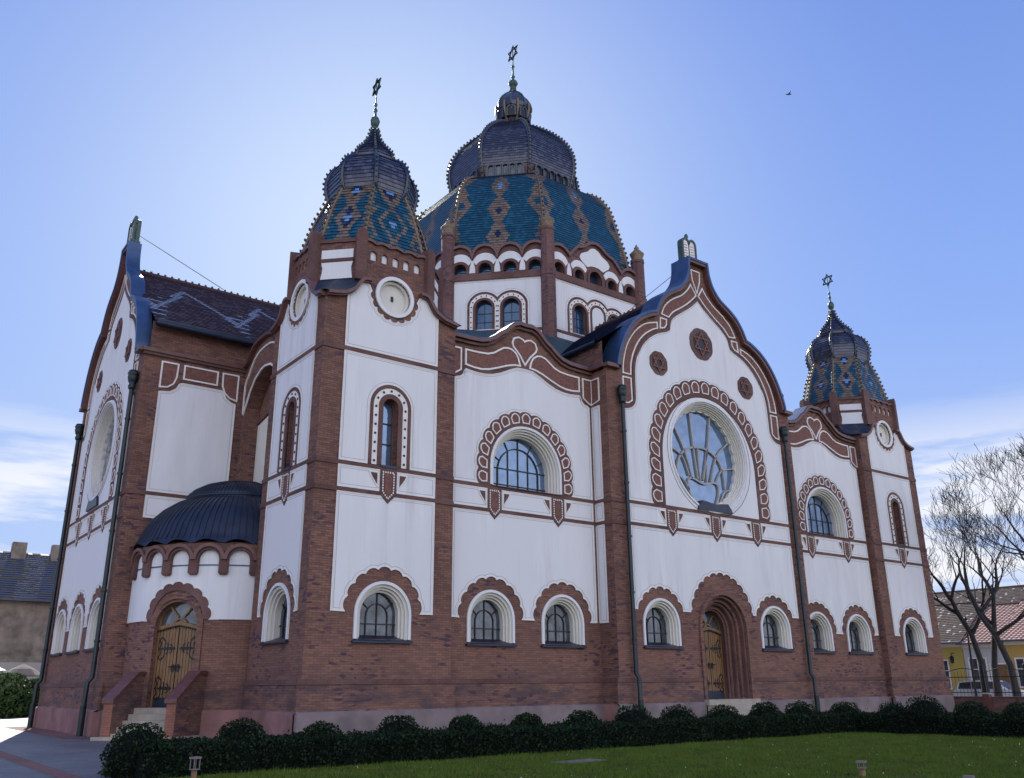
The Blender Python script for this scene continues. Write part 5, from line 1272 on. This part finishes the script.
# ------------------------------------------------ bare trees
def tree(base,trunk,limbs,lab,seed,r0=.20,tw=6):
    rnd=random.Random(seed); t=thing('bare_tree',lab,'tree',(base[0],base[1],0),'bare trees by the street')
    T=MB(); Cn=MB()
    def branch(p,d,L,r,lv):
        n=4; pts=[p.copy()]; rad=[r]; q=p.copy(); dd=d.copy()
        for i in range(n):
            dd=(dd+Vector((rnd.gauss(0,.16),rnd.gauss(0,.16),rnd.gauss(.06,.12)))).normalized(); q=q+dd*L/n; pts.append(q.copy()); rad.append(max(.009,r*(1-.42*(i+1)/n)))
        (T if lv==0 else Cn).tube(pts,rad,'bark',8 if lv==0 else (5 if lv<3 else 3))
        if lv>=tw: return
        k=rnd.choice((2,3,3)) if lv<5 else rnd.choice((2,3))
        for j in range(k):
            i=rnd.choice((2,3,4,4)) if j else 4; pp=pts[i]; ax=Vector((rnd.gauss(0,1),rnd.gauss(0,1),rnd.gauss(.15,.5))).normalized()
            nd=(dd*.85+ax*(.62 if j else .3)+Vector((0,0,.10))).normalized(); branch(pp,nd,L*rnd.uniform(.66,.84),rad[i]*(.78 if j==0 else .6),lv+1)
    pts=[Vector(p) for p in trunk]; n=len(pts)
    T.tube(pts,[r0*(1-.45*i/(n-1))*(1.25 if i==0 else 1) for i in range(n)],'bark',10)
    for p,d,L,r in limbs: branch(Vector(p),Vector(d).normalized(),L,r,1)
    # limbs of level 1 are thick: keep them with the crown mesh
    T.build('trunk',t); Cn.build('crown',t)
# view axis right vector is about (.80,-.60); along-street direction is Y (left = +Y)
tree((55,27.0),[(55,27.0,0),(55,26.95,2.6),(55.1,27.3,4.2),(55,27.9,5.6),(54.9,28.1,6.4)],[((54.9,28.1,6.3),(0,.5,.9),1.7,.13),((55,27.9,5.5),(.1,1.2,.5),1.9,.12),((55.1,27.3,4.2),(.3,-.5,.9),2.3,.15),((54.9,28.1,6.3),(.1,-.35,1),1.8,.12)],'forked bare tree standing nearest the synagogue, in front of the yellow house',11)
tree((53,24.3),[(53,24.3,0),(53,24.4,2.4),(53,24.9,4.0),(53,25.6,5.2),(53,26.0,6.6)],[((53,26.0,6.5),(0,.5,1),1.6,.13),((53,25.6,5.2),(.1,-.5,.9),2.0,.13),((53,24.9,4.0),(.2,-1,.8),2.2,.13),((53,26.0,6.5),(-.2,.1,1),1.6,.11)],'bare tree with a leaning trunk in front of the orange house',23)
tree((53.5,25.6),[(53.5,25.6,0),(53.5,25.5,2.4),(53.6,25.2,4.4),(53.6,24.9,6.4)],[((53.6,24.9,6.3),(0,.4,1),1.7,.13),((53.6,25.2,4.6),(.1,.8,.8),1.9,.1),((53.6,24.9,6.3),(0,-.6,.9),1.8,.11)],'bare tree with a straight trunk between the forked tree and the leaning one',31)
tree((48,17.6),[(48,17.6,0),(48,17.7,3),(48,18.0,5.5),(48,18.3,7.4)],[((48,18.3,7.0),(0,1.0,.45),2.3,.14),((48,18.1,6.2),(.1,1.1,.2),2.4,.12),((48,18.3,7.0),(0,.5,.8),2.2,.13),((48,18.3,7.0),(0,-.6,.7),2.2,.12),((48,18.2,6.6),(-.2,.9,.6),2.6,.12)],'tall bare tree reaching in from the right edge with a high spreading crown',47,.26,7)
# bird
t=thing('bird','small dark bird flying in the sky right of the dome','bird',(79,50,67.4)); m=MB()
m.grid([[(79+x*.6,50-x*.45+.06*math.cos(a)*s,67.4+.06*math.sin(a)*s) for a in [PI*k/3 for k in range(6)]] for x,s in ((-.45,.1),(-.3,.8),(0,1.6),(.3,1.1),(.45,.7),(.55,.1))],'tyre'); m.build('body',t)
m=MB(); 
for s in (-1,1): m.face([(79-.1,50,67.42),(79+.14,50-.1,67.42),(79+.1+.1*s,50+.7*s*.5,67.75),(79-.05,50+.9*s*.5,67.6)],'tyre'); m.face([(79-.1,50,67.40),(79-.05,50+.9*s*.5,67.58),(79+.1+.1*s,50+.7*s*.5,67.73),(79+.14,50-.1,67.40)],'tyre')
m.build('wing',t)
# ================================================================== LIGHT, SKY, CAMERA
EXPO=.9; SUN_EL=37; SUN_AZ=math.atan2(.97,.24)   # direction TOWARDS the sun in plan
sv=Vector((math.cos(R(SUN_EL))*math.cos(SUN_AZ),math.cos(R(SUN_EL))*math.sin(SUN_AZ),math.sin(R(SUN_EL))))
sl=bpy.data.lights.new('Sun','SUN'); sl.energy=3.2; sl.angle=R(.53); sl.color=(1,.95,.86); so=bpy.data.objects.new('Sun',sl); COL.objects.link(so); so.rotation_euler=sv.to_track_quat('Z','Y').to_euler(); so.location=(30,80,90)
w=bpy.data.worlds.new('World'); scene.world=w; w.use_nodes=True; nt=w.node_tree; bg=nt.nodes['Background']
sky=nt.nodes.new('ShaderNodeTexSky'); sky.sky_type='NISHITA'; sky.sun_disc=False; sky.sun_elevation=R(SUN_EL); sky.sun_rotation=PI/2-SUN_AZ
sky.air_density=1.0; sky.dust_density=.8; sky.ozone_density=2.0; sky.altitude=100
tc=N(nt,'ShaderNodeTexCoord'); sep=N(nt,'ShaderNodeSeparateXYZ'); nt.links.new(tc.outputs['Generated'],sep.inputs[0])
K=1/(.10*2**EXPO)                       # display units -> world units
def D(r,g,b): return (r*K,g*K,b*K)
cap=mixc(nt,1.0,sky.outputs[0],D(.26,.42,.88),'DARKEN')
# clear air: blue overhead, paler towards the horizon and around the sun
gr=ramp(nt,sep.outputs[2],0.0,.85); e=gr.color_ramp; e.elements[0].color=(.60,.74,.98,1); e.elements[1].color=(.10,.20,.64,1); x=e.elements.new(.35); x.color=(.29,.46,.94,1); x=e.elements.new(.65); x.color=(.15,.28,.78,1)
sc=N(nt,'ShaderNodeVectorMath',operation='SCALE'); nt.links.new(gr.outputs[0],sc.inputs[0]); sc.inputs['Scale'].default_value=K
base=mixc(nt,.80,cap,sc.outputs[0])
dt=N(nt,'ShaderNodeVectorMath',operation='DOT_PRODUCT'); nt.links.new(tc.outputs['Generated'],dt.inputs[0]); dt.inputs[1].default_value=tuple(sv)
sg=ramp(nt,dt.outputs['Value'],.72,1.0,(0,0,0,1),(1,1,1,1)); m0=N(nt,'ShaderNodeMath',operation='MULTIPLY'); nt.links.new(sg.outputs[0],m0.inputs[0]); m0.inputs[1].default_value=.10
base=mixc(nt,m0.outputs[0],base,D(.60,.76,1.05))
# broad pale aureole in the air below the sun
lowsun=Vector((math.cos(R(27))*math.cos(R(62)),math.cos(R(27))*math.sin(R(62)),math.sin(R(27))))
d3=N(nt,'ShaderNodeVectorMath',operation='DOT_PRODUCT'); nt.links.new(tc.outputs['Generated'],d3.inputs[0]); d3.inputs[1].default_value=tuple(lowsun)
s2_=N(nt,'ShaderNodeMath',operation='MAXIMUM'); nt.links.new(d3.outputs['Value'],s2_.inputs[0]); s2_.inputs[1].default_value=0; s3=N(nt,'ShaderNodeMath',operation='POWER'); nt.links.new(s2_.outputs[0],s3.inputs[0]); s3.inputs[1].default_value=20; m3=N(nt,'ShaderNodeMath',operation='MULTIPLY'); nt.links.new(s3.outputs[0],m3.inputs[0]); m3.inputs[1].default_value=.85
base=mixc(nt,m3.outputs[0],base,D(.74,.87,1.06))
# low cloud banks: stretched noise limited to the first degrees above the horizon
mp=N(nt,'ShaderNodeMapping'); mp.inputs['Scale'].default_value=(2.2,2.2,13); nt.links.new(tc.outputs['Generated'],mp.inputs[0])
cn=noise(nt,1.6,7,.58,vec=mp.outputs[0]); cr=ramp(nt,cn.outputs[0],.43,.55)
el=ramp(nt,sep.outputs[2],0.0,.5); e=el.color_ramp; e.elements[0].position=0.0; e.elements[0].color=(1,1,1,1); e.elements[1].position=.28; e.elements[1].color=(0,0,0,1); x=e.elements.new(.20); x.color=(.75,.75,.75,1)
mu=N(nt,'ShaderNodeMath',operation='MULTIPLY'); nt.links.new(cr.outputs[0],mu.inputs[0]); nt.links.new(el.outputs[0],mu.inputs[1])
cl=mixc(nt,mu.outputs[0],base,D(1.02,1.02,1.04))
# unseen bright cloud added behind the camera to light the shaded front
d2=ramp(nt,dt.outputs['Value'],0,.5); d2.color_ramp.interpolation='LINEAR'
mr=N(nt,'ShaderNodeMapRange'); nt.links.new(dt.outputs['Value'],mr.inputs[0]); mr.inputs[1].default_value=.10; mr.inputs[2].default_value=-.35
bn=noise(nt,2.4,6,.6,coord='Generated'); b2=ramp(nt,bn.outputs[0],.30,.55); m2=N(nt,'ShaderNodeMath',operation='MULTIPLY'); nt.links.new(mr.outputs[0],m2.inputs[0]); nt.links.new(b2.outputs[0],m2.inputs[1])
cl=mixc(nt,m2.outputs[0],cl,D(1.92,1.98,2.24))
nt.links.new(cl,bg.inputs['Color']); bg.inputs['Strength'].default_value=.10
cam=bpy.data.cameras.new('Camera'); co=bpy.data.objects.new('Camera',cam); COL.objects.link(co); scene.camera=co
yaw,pitch,roll,foc=0.9243536163362382,0.3239733125734938,-0.008683703237214874,879.4087
fh=Vector((math.cos(yaw),math.sin(yaw),0)); upv=Vector((0,0,1)); r_=Vector((math.sin(yaw),-math.cos(yaw),0))
F=fh*math.cos(pitch)+upv*math.sin(pitch); U=-fh*math.sin(pitch)+upv*math.cos(pitch); c_,s_=math.cos(roll),math.sin(roll)
Rr=r_*c_+U*s_; Ur=-r_*s_+U*c_
mat=Matrix((Rr,Ur,-F)).transposed().to_4x4(); mat.translation=Vector((0,0,1.6)); co.matrix_world=mat
cam.lens=foc/1024*36; cam.sensor_width=36; cam.clip_start=.1; cam.clip_end=5000
scene.render.resolution_x=1024; scene.render.resolution_y=778; scene.render.engine='CYCLES'
vs=scene.view_settings; vs.view_transform='Standard'; vs.look='None'; vs.exposure=EXPO; vs.gamma=1; vs.use_curve_mapping=False
